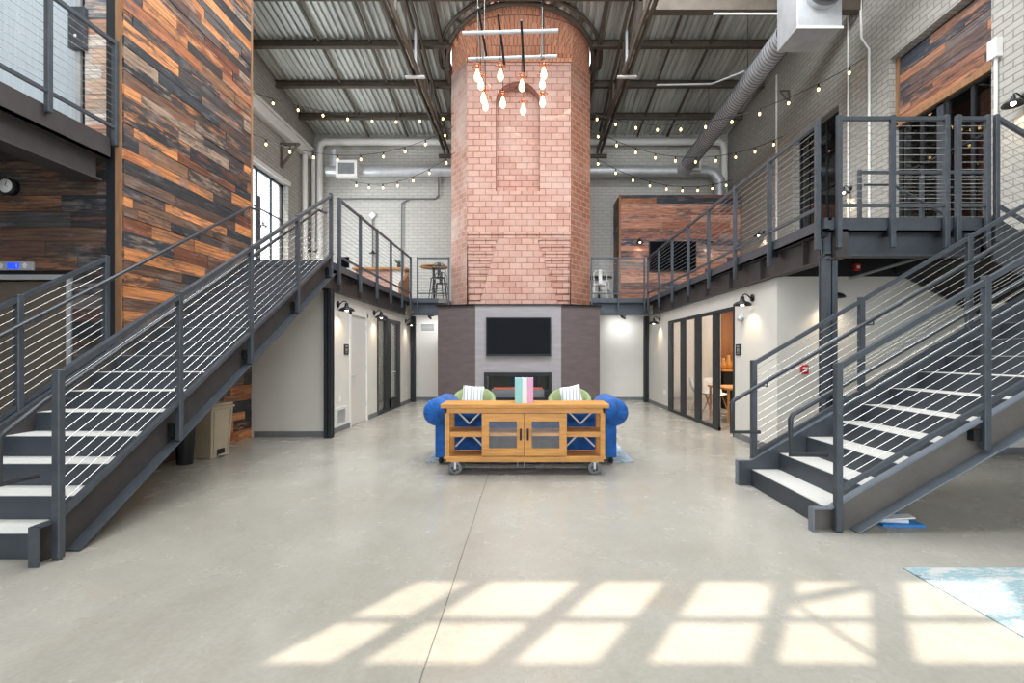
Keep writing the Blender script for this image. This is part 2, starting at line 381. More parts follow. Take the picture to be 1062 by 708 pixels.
def wall_x(x, t, y0, y1, z0, z1, holes):
    """wall in a plane of constant x (thickness t towards +x if t>0), holes (ya,yb,za,zb)"""
    mb = MB(); ys = sorted({y0, y1} | {h[0] for h in holes} | {h[1] for h in holes})
    for a, b in zip(ys, ys[1:]):
        zs = [z0]
        for h in sorted([h for h in holes if h[0] <= a+1e-6 and h[1] >= b-1e-6], key=lambda h: h[2]): zs += [h[2], h[3]]
        zs.append(z1)
        for k in range(0, len(zs), 2):
            if zs[k+1]-zs[k] > 1e-4: mb.box(x, x+t, a, b, zs[k], zs[k+1])
    return mb
def wall_y(y, t, x0, x1, z0, z1, holes):
    mb = MB(); xs = sorted({x0, x1} | {h[0] for h in holes} | {h[1] for h in holes})
    for a, b in zip(xs, xs[1:]):
        zs = [z0]
        for h in sorted([h for h in holes if h[0] <= a+1e-6 and h[1] >= b-1e-6], key=lambda h: h[2]): zs += [h[2], h[3]]
        zs.append(z1)
        for k in range(0, len(zs), 2):
            if zs[k+1]-zs[k] > 1e-4: mb.box(a, b, y, y+t, zs[k], zs[k+1])
    return mb
def planks(o, u, nrm, width, z0, z1, holes=(), hmin=.1, hmax=.19, lmin=.6, lmax=1.8, rnd=random):
    """board cladding: rows of boards with random heights, lengths and tones; holes (u0,u1,z0,z1)"""
    mb = MB(); o, u, nrm = Vector(o), Vector(u), Vector(nrm); z = z0
    while z < z1-.02:
        h = min(rnd.uniform(hmin, hmax), z1-z)
        if z1-(z+h) < .05: h = z1-z
        spans = [(0, width)]
        for (a, b, c, d) in holes:
            if c < z+h-.01 and d > z+.01:
                ns = []
                for (p, q) in spans:
                    if b <= p or a >= q: ns.append((p, q)); continue
                    if a > p: ns.append((p, a))
                    if b < q: ns.append((b, q))
                spans = ns
        for p, q in spans:
            x = p - rnd.uniform(0, 1)
            while x < q:
                l = rnd.uniform(lmin, lmax); a, b = max(x, p), min(x+l, q)
                if b-a > .01:
                    t = rnd.uniform(.014, .026); g = .0025
                    A = o+u*(a+g); B = o+u*(b-g); n = nrm*t
                    za, zb = Vector((0, 0, z+g)), Vector((0, 0, z+h-g))
                    vs = [A+za, B+za, B+zb, A+zb, A+za+n, B+za+n, B+zb+n, A+zb+n]
                    mb.add(vs, [(4, 5, 6, 7), (0, 1, 5, 4), (1, 2, 6, 5), (2, 3, 7, 6), (3, 0, 4, 7)], at=rnd.random())
                x += l
        z += h
    # dark backing behind the joints
    A, B = o-nrm*.01, o+u*width-nrm*.01
    return mb

# ---------------------------------------------------------------- room shell
struct('floor', MB().box(XL-.3, XR+.3, YF, YB+.3, -.2, 0), M['floor'], 'polished grey concrete floor with one long saw-cut joint', 'floor')
# left: brick wall with a tall window beyond the plank-clad shaft
LW = (13.95, 16.4, 4.0, 7.05)
struct('wall_left', wall_x(XL, -.35, YF, YB+.35, 0, 13.2, [LW]), M['greybrick'], 'grey painted brick wall on the left with a tall window', 'wall')
RW1, RW2 = (11.85, 13.9, 3.1, 7.45), (7.95, 10.2, 3.03, 7.55)
struct('wall_right', wall_x(XR, .35, YF, YB+.35, 0, 13.2, [RW1, RW2]), M['greybrick'], 'grey painted brick wall on the right with deep openings', 'wall')
struct('wall_back', wall_y(YB, .35, XL, XR, 0, 9.74, []), M['greybrickfar'], 'pale painted brick wall behind the brick tower', 'wall')

def window(name, label, x, yz, cols, rows, side, pane='glass', fw=.05):
    y0, y1, z0, z1 = yz
    w = thing(name, label, 'window', (x, (y0+y1)/2, z0)); w['kind'] = 'structure'
    f = MB(); s = side
    f.box(x, x+s*.07, y0, y0+fw, z0, z1); f.box(x, x+s*.07, y1-fw, y1, z0, z1)
    f.box(x, x+s*.07, y0, y1, z0, z0+fw); f.box(x, x+s*.07, y0, y1, z1-fw, z1)
    for c in cols: f.box(x+s*.005, x+s*.065, y0+(y1-y0)*c-fw/2, y0+(y1-y0)*c+fw/2, z0, z1)
    for r in rows: f.box(x+s*.005, x+s*.065, y0, y1, z0+(z1-z0)*r-fw*.3, z0+(z1-z0)*r+fw*.3)
    f.build('window_frame', M['frame'], w)
    MB().box(x+s*.03, x+s*.037, y0+fw, y1-fw, z0+fw, z1-fw).build('pane', M[pane], w)
    return w
window('window_1', 'tall bright window with dark frame in left brick wall', XL-.2, LW, (.38, .72), (.62,), -1)
MB().box(XL-.2, XL+.04, LW[0]-.06, LW[1]+.06, LW[2]-.08, LW[2]).build('window_sill', M['trimwhite'], bpy.data.objects['window_1'])
MB().box(XL-.0, XL+.03, LW[0]-.12, LW[1]+.12, LW[3], LW[3]+.14).build('window_head', M['trimwhite'], bpy.data.objects['window_1'])
window('window_2', 'dark gridded window in right brick wall behind walkway railing', XR+.2, RW1, (.2, .4, .6, .8), (.2, .4, .6, .8), 1, 'darkglass', .04)
# right storefront below the plank panel
w = window('window_3', 'dark glazed storefront below plank panel in right brick wall', XR+.2, (7.95, 10.2, 3.03, 6.15), (.25, .48, .74), (.68,), 1, 'darkglass', .07)
MB().box(XR+.2, XR+.33, 9.1, 9.25, 3.03, 6.15).build('mullion', M['channel'], w)
# dark rooms behind the two right openings so that they are not see-through
mb = MB(); mb.box(XR+.35, XR+3.3, 7.0, 7.2, 2.9, 8); mb.box(XR+.35, XR+3.3, 14.6, 14.8, 2.9, 8); mb.box(XR+3.2, XR+3.4, 7, 14.8, 2.9, 8)
mb.box(XR+.35, XR+3.4, 7, 14.8, 2.8, 2.95); mb.box(XR+.35, XR+3.4, 7, 14.8, 7.9, 8.05)
struct('wall_right_room', mb, M['greyboard'], 'dim grey room seen through the dark openings on the right', 'wall')
pl = planks((XR+.19, 8.0, 0), (0, 1, 0), (-1, 0, 0), 2.15, 6.2, 7.5, hmin=.13, hmax=.2)
pp = thing('plank_panel', 'reclaimed plank panel set in recess above the dark storefront', 'wood panel', (XR+.2, 9.1, 6.15))
pl.build('boards', M['planksmauve'], pp)
MB().box(XR+.2, XR+.3, 7.95, 10.2, 6.15, 7.55).build('backing', M['black'], pp)
fr = MB(); fr.box(XR+.13, XR+.2, 10.13, 10.2, 6.15, 7.55); fr.box(XR+.13, XR+.2, 7.95, 10.2, 6.12, 6.22); fr.build('border', M['trimwood'], pp)

# ceiling: ribbed metal roof deck sloping down to the back, cut round the tower
TCX, TCY, TR = -.2, 14.85, 2.1
mb = MB(); pitch = .18; x = XL-.1; h = .07
prof = []
while x < XR+.1:
    prof += [(x, 0), (x+.075, 0), (x+.09, h), (x+.165, h)]; x += pitch
def seg(ya, yb, pa, pb):
    (xa, ha), (xb, hb) = pa, pb
    mb.add([(xa, ya(xa), roof_z(ya(xa))+ha), (xb, ya(xb), roof_z(ya(xb))+hb), (xb, yb(xb), roof_z(yb(xb))+hb), (xa, yb(xa), roof_z(yb(xa))+ha)], [(0, 1, 2, 3)])
cf = lambda x: TCY - math.sqrt(max(0, TR**2-(x-TCX)**2)); cb_ = lambda x: TCY + math.sqrt(max(0, TR**2-(x-TCX)**2))
YC = -2.55
for a, b in zip(prof, prof[1:]):
    if abs((a[0]+b[0])/2-TCX) < TR: seg(lambda x: YC, cf, a, b); seg(cb_, lambda x: YB+.1, a, b)
    else: seg(lambda x: YC, lambda x: YB+.1, a, b)
struct('ceiling', mb, M['deckroof'], 'ribbed metal roof deck sloping down towards the back wall', 'ceiling')
# roof behind the viewer: lower roof, clerestory wall whose panes throw the sun patches
SUNH = Vector((.67, 1, 0)).normalized(); TAN = 1.73; KY = SUNH.y/TAN
zb = (2.31-YC)/KY; zt = (3.18-YC)/KY
def wx(xf): return xf - .67*(2.31-YC)
panes = [(wx(a), wx(b)) for a, b in ((-1.28, -.93), (-.81, -.22), (-.10, .32), (.53, 1.03), (1.14, 1.62), (1.79, 2.46), (2.6, 3.3))]
mb = wall_y(YC-.06, .06, XL, XR, zb-.3, roof_z(YC)+.1, [(a, b, zb, zt) for a, b in panes])
for k, (a, b) in enumerate(panes): mb.box(a, b, YC-.05, YC-.01, zb+(zt-zb)*.44, zb+(zt-zb)*.44+.07)
a, b = panes[4]; mb.obox((a-.25, YC-.03, zt+.05), (b+.05, YC-.03, zb), .02, .12, up=(0, 1, 0)); mb.obox((a+.0, YC-.03, zt-.55), (b, YC-.03, zt-.15), .02, .1, up=(0, 1, 0))
struct('wall_rear', mb, M['white'], 'clerestory wall above the lower rear roof with seven panes', 'wall')
struct('ceiling_rear', MB().box(XL, XR, YF, YC, zb-.35, zb-.2), M['white'], 'low flat roof behind the clerestory wall', 'ceiling')

# purlins across the slope
for k, Y in enumerate([17.14, 15.58, 14.0, 12.45, 10.9, 9.33, 7.8]):
    for sgn in (0, 1):
        if abs(Y-TCY) < TR:
            g = math.sqrt(TR**2-(Y-TCY)**2)+.05; spans = [(XL, TCX-g), (TCX+g, XR)]
        else: spans = [(XL, XR)] if sgn == 0 else []
        if sgn >= len(spans): continue
        a, b = spans[sgn]; z = roof_z(Y)
        mb = MB(); mb.box(a, b, Y-.07, Y+.07, z-.02, z-.04); mb.box(a, b, Y-.008, Y+.008, z-.2, z-.02); mb.box(a, b, Y-.07, Y+.07, z-.22, z-.2)
        o = mb.build('roof_purlin', M['roofsteel'])
        side = '' if len(spans) == 1 else (' left of tower' if sgn == 0 else ' right of tower')
        order = ['nearest the back wall', 'second from the back wall', 'third from the back wall', 'fourth from the back wall, in front of tower',
                 'fifth from the back wall', 'sixth from the back wall', 'seventh from the back wall'][k]
        tag(o, 'bronze steel roof purlin' + side + ', ' + order, 'roof beam', 'purlins under the metal roof')
# trusses running down the slope either side of the tower
def truss(x, label, zb_):
    t = thing('roof_truss', label, 'roof truss', (x, YB-.1, zb_))
    mb = MB()
    for dx in (-.07, .07): mb.obox((x+dx, YB-.1, roof_z(YB)-.32), (x+dx, 6.0, roof_z(6.0)-.32), .05, .16)
    mb.build('top_chord', M['roofsteel'], t)
    mb = MB()
    for dx in (-.07, .07): mb.obox((x+dx, YB-.1, zb_), (x+dx, 6.0, zb_), .05, .18)
    mb.build('bottom_chord', M['roofsteel'], t)
    ys = [17.3, 15.2, 13.2, 11.2, 9.2, 7.2]
    for i, y in enumerate(ys):
        MB().obox((x, y, zb_), (x, y, roof_z(y)-.35), .06, .06).build('web_post', M['galv'] if i == 2 else M['roofsteel'], t)
        if i < len(ys)-1: MB().obox((x, ys[i], zb_), (x, ys[i+1], roof_z(ys[i+1])-.35), .05, .07).build('web_diagonal', M['roofsteel'], t)
    MB().box(x-.3, x+.3, YB-.12, YB, zb_-.2, zb_-.08).build('wall_bearing', M['roofsteel'], t)
    mb = MB(); mb.box(x-.26, x+.26, 13.1, 13.2, zb_-.13, zb_-.09); mb.build('light_bar', M['trimwhite'], t)
truss(-3.0, 'bronze steel roof truss left of the brick tower', 8.95)
truss(2.66, 'bronze steel roof truss right of the brick tower', 8.95)
for x, lab in ((-5.9, 'slim steel rafter near the left brick wall'), (-4.45, 'slim steel rafter between left wall and left truss'),
               (-2.45, 'steel rafter touching the left side of tower opening'), (2.05, 'steel rafter touching the right side of tower opening'),
               (4.1, 'slim steel rafter between right truss and spiral duct'), (5.2, 'slim steel rafter above the big spiral duct')):
    o = MB().obox((x, YB-.1, roof_z(YB)-.08), (x, 6.5, roof_z(6.5)-.08), .05 if lab.startswith('slim') else .1, .07 if lab.startswith('slim') else .14).build('roof_rafter', M['roofsteel'])
    tag(o, lab, 'roof beam', 'rafters under the metal roof')
# deep beam across the top right, with its white pipe
mb = MB(); Y = 11.1; z = PZ(13, Y); mb.box(2.7, XR, Y-.1, Y+.1, z, z+.35); o = mb.build('cross_beam', M['roofsteel']); tag(o, 'deep bronze beam across top right behind duct box', 'roof beam')

# ---------------------------------------------------------------- brick tower
YT = 13.95; X0, X1 = -1.72, 1.23; ZB = 2.78
poly = [(X0, YT), (-2.28, 14.75), (-2.28, 16.1), (X0, 16.9), (X1, 16.9), (1.88, 16.1), (1.88, 14.75), (X1, YT)]
tw = thing('brick_tower', 'tall pink-red brick tower with arched niche rising through the roof', 'brick tower', (-.2, 15.4, 0))
ZA = 9.78
mb = MB()
mb.add([(poly[0][0], poly[0][1], 0), (poly[1][0], poly[1][1], 0), (poly[1][0], poly[1][1], ZA), (poly[0][0], poly[0][1], ZA)], [(0, 1, 2, 3)])
mb.build('chalky_facet', M['brickpale'], tw); mb = MB()
for (a, b) in zip(poly[1:], poly[2:]):        # side facets and rear
    mb.add([(a[0], a[1], 0), (b[0], b[1], 0), (b[0], b[1], ZA), (a[0], a[1], ZA)], [(0, 1, 2, 3)])
mb.build('side_facets', M['brickdark'], tw)
# front face with niche
nx0, nx1, nz0, nzs = PX(514, YT), PX(560, YT), PZ(198, YT), PZ(107, YT)
nc, nr = (nx0+nx1)/2, (nx1-nx0)/2; rz = PZ(85, YT)-nzs; ZS = PZ(243, YT)
mb = MB()
def fq(xa, xb, za, zb_, y=YT): mb.add([(xa, y, za), (xb, y, za), (xb, y, zb_), (xa, y, zb_)], [(0, 1, 2, 3)])
fq(X0, nx0, ZS, ZA); fq(nx1, X1, ZS, ZA); fq(nx0, nx1, ZS, nz0)
N = 20; arc = [(nc - nr*math.cos(PI*k/N), nzs + rz*math.sin(PI*k/N)) for k in range(N+1)]
for (a, c), (b, d) in zip(arc, arc[1:]): mb.add([(a, YT, c), (b, YT, d), (b, YT, ZA), (a, YT, ZA)], [(0, 1, 2, 3)])
mb.build('front_face', M['brick'], tw)
mb = MB(); D = .36
mb.add([(nx0, YT+D, nz0), (nx1, YT+D, nz0)] + [(a, YT+D, c) for a, c in arc[::-1]], [tuple(range(N+3))])
edge = [(nx0, nz0)] + arc + [(nx1, nz0)]
for (a, c), (b, d) in zip(edge, edge[1:] + edge[:1]): mb.add([(a, YT, c), (b, YT, d), (b, YT+D, d), (a, YT+D, c)], [(0, 1, 2, 3)])
mb.build('niche', M['brick'], tw)
# arch ring standing proud round the niche head
mb = MB()
for (a, c), (b, d) in zip(arc, arc[1:]):
    e = lambda p, q, s: (nc+(p-nc)*s, nzs+(q-nzs)*s)
    A, B = e(a, c, 1.0), e(b, d, 1.0); C_, D_ = e(b, d, 1.2), e(a, c, 1.2); y = YT-.025
    mb.add([(A[0], y, A[1]), (B[0], y, B[1]), (C_[0], y, C_[1]), (D_[0], y, D_[1])], [(0, 1, 2, 3)])
    mb.add([(D_[0], y, D_[1]), (C_[0], y, C_[1]), (C_[0], YT, C_[1]), (D_[0], YT, D_[1])], [(0, 1, 2, 3)])
mb.build('niche_arch', M['brick'], tw)
# stepped courses either side of a central wedge at the foot
mb = MB(); mb.box(X0, X1, YT+.42, YT+.5, 0, ZS+.2); n = 11; rh = (ZS-ZB)/n
mb.build('foot_backing', M['brick'], tw)
def wedge(z): t = (ZS-z)/(ZS-ZB); return PX(517, YT)-t*.55, PX(556, YT)+t*.65
mb = MB(); a, b = wedge(ZS); c, d = wedge(ZB)
mb.prism([(c, ZB-1), (d, ZB-1), (d, ZB), (b, ZS), (a, ZS), (c, ZB)], 'y', YT+.03, YT+.4)
mb.build('foot_wedge', M['brick'], tw)
mbl, mbr = MB(), MB()
for i in range(n):
    zt_ = ZS - i*rh; zb2 = zt_-rh; a, b = wedge((zt_+zb2)/2); y = YT + .03 + .032*(i+1) - (.0 if i else .0)
    mbl.box(X0, a+.0, y, YT+.4, zb2, zt_); mbr.box(b, X1, y, YT+.4, zb2, zt_)
    mbl.box(X0, a, y-.03, YT+.4, zt_-rh*.8, zt_); mbr.box(b, X1, y-.03, YT+.4, zt_-rh*.8, zt_)
mbl.build('stepped_courses', M['brick'], tw); mbr.build('stepped_courses', M['brick'], tw)
# head: brick corbelling out from the flat face to the round stack in the roof opening
def ring(kind, z):
    out = []
    for k in range(49):
        t = PI + PI*k/48                         # front half, left to right
        cx, cy = TCX+TR*.985*math.cos(t), TCY+TR*.985*math.sin(t)
        if kind == 0:                            # flat-sided outline
            x = TCX + (X1-X0)/2*1.37*math.cos(t)
            if X0 <= x <= X1: y = YT
            elif x < X0: y = YT + (X0-x)/(X0+2.28)*.8
            else: y = YT + (x-X1)/(1.88-X1)*.8
            out.append((x, min(y, TCY), z))
        else: out.append((cx, cy, z))
    return out
r0, r1 = ring(0, ZA), ring(1, 0)
rings = []
for k in range(9):
    t = k/8; e = t**.75
    zz = [ZA + (roof_z(p[1])+.02-ZA)*t for p in r1]
    rings.append([(a[0]+(b[0]-a[0])*e, a[1]+(b[1]-a[1])*e, z) for a, b, z in zip(r0, r1, zz)])
rings.append([(p[0], p[1], 14.5) for p in r1])
mb = MB()
for g, h_ in zip(rings, rings[1:]):
    for k in range(48): mb.add([g[k], g[k+1], h_[k+1], h_[k]], [(0, 1, 2, 3)], True)
mb.build('corbelled_head', M['soldier'], tw)
mb = MB()
for sgn in (-1, 1): pass
back = [(TCX+TR*.985*math.cos(PI*k/24), TCY+TR*.985*math.sin(PI*k/24)) for k in range(25)]
for a, b in zip(back, back[1:]): mb.add([(a[0], a[1], ZA), (b[0], b[1], ZA), (b[0], b[1], 14.5), (a[0], a[1], 14.5)], [(0, 1, 2, 3)])
mb.build('stack_rear', M['brickdark'], tw)
MB().box(X0-.02, X1+.02, YT-.05, YT+.1, ZA-.08, ZA+.02).build('string_course', M['soldier'], tw)
# steel ring round the roof opening
pts = []; pts2 = []
for k in range(41):
    t = PI*.98 + PI*1.04*k/40; x, y = TCX+(TR+.07)*math.cos(t), TCY+(TR+.07)*math.sin(t); pts.append((x, y, roof_z(y)-.1))
    x, y = TCX+(TR+.3)*math.cos(t), TCY+(TR+.3)*math.sin(t); pts2.append((x, y, roof_z(y)-.06))
rg = thing('roof_opening_ring', 'curved dark steel ring framing the roof opening round the tower', 'steel ring', (TCX, TCY, roof_z(TCY)))
MB().tube(pts, .075, 6).build('inner_ring', M['roofsteel'], rg)
MB().tube(pts2, .05, 6).build('outer_ring', M['roofsteel'], rg)
for k in range(0, 41, 5):
    MB().obox(pts[k], pts2[k], .06, .08).build('ring_strut', M['roofsteel'], rg)

# fireplace surround round the foot
fs = thing('fireplace_surround', 'grey panelled surround wrapping the foot of the brick tower', 'fireplace surround', (-.24, 14, 0))
cx0, cx1 = PX(493, 13.6), PX(582, 13.6); ox0, ox1 = PX(454, 14.0), PX(622, 14.0)
FZ1 = PZ(386, 13.6); fx0, fx1 = PX(502, 13.6), PX(572, 13.6); FZ0 = .16
mb = wall_y(13.6, .1, cx0, cx1, 0, ZB, [(fx0, fx1, FZ0, FZ1)]); mb.build('centre_panel', M['panellight'], fs)
MB().prism([(cx0, 13.6), (cx0, 13.72), (ox0+.1, 14.1), (ox0, 14.0)], 'z', 0, ZB).build('side_panel', M['panel'], fs)
MB().prism([(cx1, 13.6), (ox1, 14.0), (ox1-.1, 14.1), (cx1, 13.72)], 'z', 0, ZB).build('side_panel', M['panel'], fs)
MB().box(ox0, ox0+.1, 14.0, 15.25, 0, 2.5).build('side_panel', M['panel'], fs); MB().box(ox1-.1, ox1, 14.0, 15.25, 0, 2.5).build('side_panel', M['panel'], fs)
MB().prism([(cx0-.03, 13.56), (cx1+.03, 13.56), (ox1+.05, 13.97), (ox1+.05, 14.04), (ox0-.05, 14.04), (ox0-.05, 13.97)], 'z', ZB, ZB+.04).build('cap', M['black'], fs)
fp = thing('fireplace', 'long black glass-fronted fireplace insert below the television', 'fireplace', ((fx0+fx1)/2, 13.65, FZ0))
mb = wall_y(13.57, .05, fx0, fx1, FZ0, FZ1, [(fx0+.08, fx1-.08, FZ0+.08, FZ1-.1)]); mb.build('frame', M['black'], fp)
MB().box(fx0+.02, fx1-.02, 13.62, 13.64, FZ0+.02, FZ1-.02).build('glass_front', M['glass'], fp)
mb = MB(); mb.box(fx0+.02, fx1-.02, 13.9, 13.93, FZ0, FZ1); mb.box(fx0, fx0+.03, 13.65, 13.93, FZ0, FZ1); mb.box(fx1-.03, fx1, 13.65, 13.93, FZ0, FZ1)
mb.box(fx0, fx1, 13.65, 13.93, FZ1-.03, FZ1); mb.box(fx0, fx1, 13.65, 13.93, FZ0, FZ0+.03); mb.build('firebox', M['black'], fp)
mb = MB(); mb.box(fx0+.2, fx1-.2, 13.72, 13.86, FZ0+.03, FZ0+.3); mb.build('burner', M['greyboard'], fp)
MB().box(fx0+.25, fx1-.25, 13.74, 13.84, FZ0+.3, FZ0+.34).build('ember_bed', M['ember'], fp)
tv = thing('television', 'large black wall-mounted television above the fireplace', 'television', (PX(537.7, 13.5), 13.57, PZ(369, 13.5)))
ta, tb, tc, td = PX(504, 13.5), PX(571.5, 13.5), PZ(369, 13.5), PZ(329, 13.5)
MB().box(ta, tb, 13.5, 13.56, tc, td).build('casing', M['black'], tv, bevel=.008)
MB().box(ta+.03, tb-.03, 13.495, 13.502, tc+.05, td-.03).build('screen', M['screen'], tv)
MB().box(ta+.3, tb-.3, 13.56, 13.6, tc+.2, td-.2).build('wall_mount', M['black'], tv)

# ---------------------------------------------------------------- walls under the mezzanine
LX, RX = -3.5, 3.6
DL = (9.72, 10.71, 0, 2.25); GL = (11.44, 13.5, 0, 2.32)
struct('wall_lower_left', wall_x(LX, -.06, 8.55, 15.3, 0, 2.95, [DL, GL]), M['white'], 'white wall under left mezzanine with door and glass doors', 'wall')
struct('wall_stair_end', wall_y(8.55, .12, -4.9, LX-.06, 0, 2.95, []), M['white'], 'white wall panel behind the foot of left staircase', 'wall')
struct('wall_lower_back', wall_y(15.3, .12, LX, RX+.1, 0, 2.95, []), M['white'], 'white wall under the back walkway behind the fireplace', 'wall')
GR = (8.54, 12.5, 0, 2.27)
struct('wall_lower_right', wall_x(RX, .05, 7.09, 15.3, 0, 2.95, [GR]), M['white'], 'white wall under right walkway with glass folding doors', 'wall')
struct('wall_under_platform', wall_y(7.09, .12, RX+.05, XR, 0, 2.56, []), M['white'], 'white wall under the platform behind right staircase', 'wall')
bb = MB(); bb.box(LX, LX+.015, 8.55, DL[0]-.05, 0, .1); bb.box(LX, LX+.015, DL[1]+.05, GL[0], 0, .1); bb.box(LX, LX+.015, GL[1], 15.3, 0, .1); bb.box(-4.75, LX+.015, 8.535, 8.55, 0, .1)
struct('baseboard_left', bb, M['greyboard'], 'grey rubber base along the left lower walls', 'baseboard')
bb = MB(); bb.box(LX, ox0, 15.285, 15.3, 0, .1); bb.box(ox1, RX, 15.285, 15.3, 0, .1); struct('baseboard_back', bb, M['greyboard'], 'grey rubber base along the back lower wall', 'baseboard')
bb = MB(); bb.box(RX-.015, RX, 7.09, GR[0], 0, .1); bb.box(RX-.015, RX, GR[1], 15.3, 0, .1); bb.box(RX, XR, 7.075, 7.09, 0, .1)
struct('baseboard_right', bb, M['greyboard'], 'grey rubber base along the right lower walls', 'baseboard')
# rooms behind glass
mb = MB(); mb.box(-7.6, LX-.12, 15.3, 15.42, 0, 2.9); mb.box(-7.7, -7.6, 8.67, 15.4, 0, 2.9); mb.box(-4.9, -4.78, 8.7, 11.2, 0, 2.9); mb.box(-7.6, LX-.12, 8.67, 8.75, 0, 2.9)
struct('wall_left_room', mb, M['white'], 'pale room walls seen through the left glass doors', 'wall')
struct('wall_right_room_side', MB().box(RX+.05, 5.05, 12.85, 13.5, 0, 2.75), M['white'], 'pale partition seen through the left glass folding panels', 'wall')
mb = MB(); mb.box(RX+.12, 7.3, 13.6, 13.7, 0, 2.9); mb.box(7.2, 7.3, 7.3, 13.7, 0, 2.9)
struct('wall_right_room_back', mb, M['warmwood'], 'warm wood wall of the lounge behind the right glass doors', 'wall')
struct('ceiling_right_room', MB().box(RX+.12, 7.3, 7.22, 13.7, 2.75, 2.88), M['white'], 'white ceiling of the lounge behind glass doors', 'ceiling')

# plain white door on the left
d = thing('door_1', 'plain white flush door with lever handle in left wall', 'door', (LX, (DL[0]+DL[1])/2, 0)); d['kind'] = 'structure'
MB().box(LX-.05, LX-.005, DL[0]+.03, DL[1]-.03, .01, 2.22).build('door_leaf', M['door'], d, bevel=.003)
mb = MB(); mb.box(LX-.12, LX+.02, DL[0]-.05, DL[0]+.03, 0, 2.3); mb.box(LX-.12, LX+.02, DL[1]-.03, DL[1]+.05, 0, 2.3); mb.box(LX-.12, LX+.02, DL[0]-.05, DL[1]+.05, 2.22, 2.3)
mb.build('door_frame', M['trimwhite'], d)
mb = MB().lathe([(.03, 0), (.03, .015), (.012, .02), (.012, .06)], (LX, DL[0]+.1, 1.02), 12, 'x', True); mb.obox((LX+.05, DL[0]+.09, 1.02), (LX+.05, DL[0]+.23, 1.02), .018, .018); mb.build('door_handle', M['galv'], d)
for z in (.3, 1.1, 1.95): MB().box(LX-.005, LX+.01, DL[1]-.04, DL[1]-.01, z, z+.1).build('hinge', M['galv'], d)
# left glass doors
d = thing('door_2', 'black-framed glass door with sidelight in left wall', 'door', (LX, 12.4, 0)); d['kind'] = 'structure'
def yb(px, X=3.5): return abs(X)*F/abs(px-CX)
mb = MB()
for a, b in ((391, 392.2), (398.6, 403.2), (411.5, 414.8)): mb.box(LX-.03, LX+.01, yb(a), yb(b), 0, 2.32)
mb.box(LX-.08, LX+.02, GL[0], GL[1], 2.24, 2.32); mb.box(LX-.08, LX+.02, GL[0], GL[1], 0, .07); mb.box(LX-.07, LX+.01, yb(403.2), yb(411.5), 0, .3)
mb.box(LX-.07, LX+.01, yb(403.2), yb(405), 0, 2.3); mb.build('door_frame', M['frame'], d)
MB().box(LX-.035, LX-.027, GL[0]+.02, GL[1]-.02, .06, 2.25).build('pane', M['darkglass'], d)
MB().obox((LX+.05, yb(406.2), .98), (LX+.05, yb(406.2)+.18, .98), .02, .02).box(LX, LX+.05, yb(406.2), yb(406.2)+.02, .97, .99).build('door_handle', M['galv'], d)
# right folding glass wall
d = thing('door_3', 'black-framed four-panel glass folding doors with open end in right wall', 'door', (RX, 10.5, 0)); d['kind'] = 'structure'
ybr = lambda px: RX*F/(px-CX)
for a, b in ((693.5, 698), (706, 711), (721, 727), (739.5, 746)):
    MB().box(RX-.015, RX+.02, ybr(b), ybr(a), 0, 2.27).build('door_stile', M['frame'], d)
MB().box(RX-.015, RX+.02, GR[0], GR[0]+.05, 0, 2.27).build('door_stile', M['frame'], d)
MB().box(RX-.02, RX+.03, GR[0], GR[1], 2.2, 2.27).build('head_track', M['frame'], d)
MB().box(RX-.02, RX+.03, ybr(746), GR[1], 0, .07).build('bottom_rail', M['frame'], d)
for a, b in ((698, 706), (711, 721), (727, 739.5)): MB().box(RX+.0, RX+.008, ybr(b), ybr(a), .07, 2.19).build('pane', M['glass'], d)

# ---------------------------------------------------------------- mezzanine
def deck(name, label, x0, x1, y0, y1, edges):
    t = thing(name, label, 'mezzanine floor', ((x0+x1)/2, (y0+y1)/2, 2.55))
    MB().box(x0+.06, x1-.06, y0+.06, y1-.02, H-.12, H).build('slab', M['deckfloor'], t)
    return t
lw = deck('mezzanine', 'left upper floor above the white lower wall', XL, -3.36, 8.62, YB, None)
MB().box(-4.72, -3.42, 8.3, 8.7, H-.1, H).build('landing_plate', M['riser'], lw)
def edge_x(parent, x, s, y0, y1):   # s = +1: open side towards +x
    MB().box(x-s*.04, x, y0, y1, H-.14, H).box(x-s*.08, x-s*.04, y0, y1, H-.03, H).box(x-s*.06, x, y0, y1, H-.14, H-.125).build('edge_channel', M['channel'], parent)
    mb = MB(); w = x-s*.12; mb.box(w-.006, w+.006, y0, y1, 2.55, H-.14); mb.box(w-.07, w+.07, y0, y1, 2.55, 2.565); mb.box(w-.07, w+.07, y0, y1, H-.155, H-.14)
    mb.box(w-.15*s, w-.0*s, y0, y1, 2.57, 2.9)
    for q in range(int((y1-y0)/1.15)): mb.box(w, w+.07*s, y0+.55+q*1.15, y0+.565+q*1.15, 2.565, H-.155)
    mb.build('edge_beam', M['beam'], parent)
def edge_y(parent, y, x0, x1):
    MB().box(x0, x1, y, y+.04, H-.14, H).box(x0, x1, y, y+.06, H-.14, H-.125).build('edge_channel', M['channel'], parent)
    mb = MB(); w = y+.12; mb.box(x0, x1, w-.006, w+.1, 2.6, H-.14); mb.box(x0, x1, w-.09, w+.05, 2.55, 2.57); mb.box(x0, x1, w-.09, w+.05, H-.155, H-.14)
    mb.build('edge_beam', M['channel'], parent)
edge_x(lw, -3.36, 1, 8.4, 14.05)
MB().box(-4.75, -3.5, 8.44, 8.54, 2.55, H-.12).build('end_beam', M['beam'], lw)
bw_ = thing('mezzanine', 'narrow back upper walkway joining both sides behind the tower', 'mezzanine floor', (0, 16.5, 2.55))
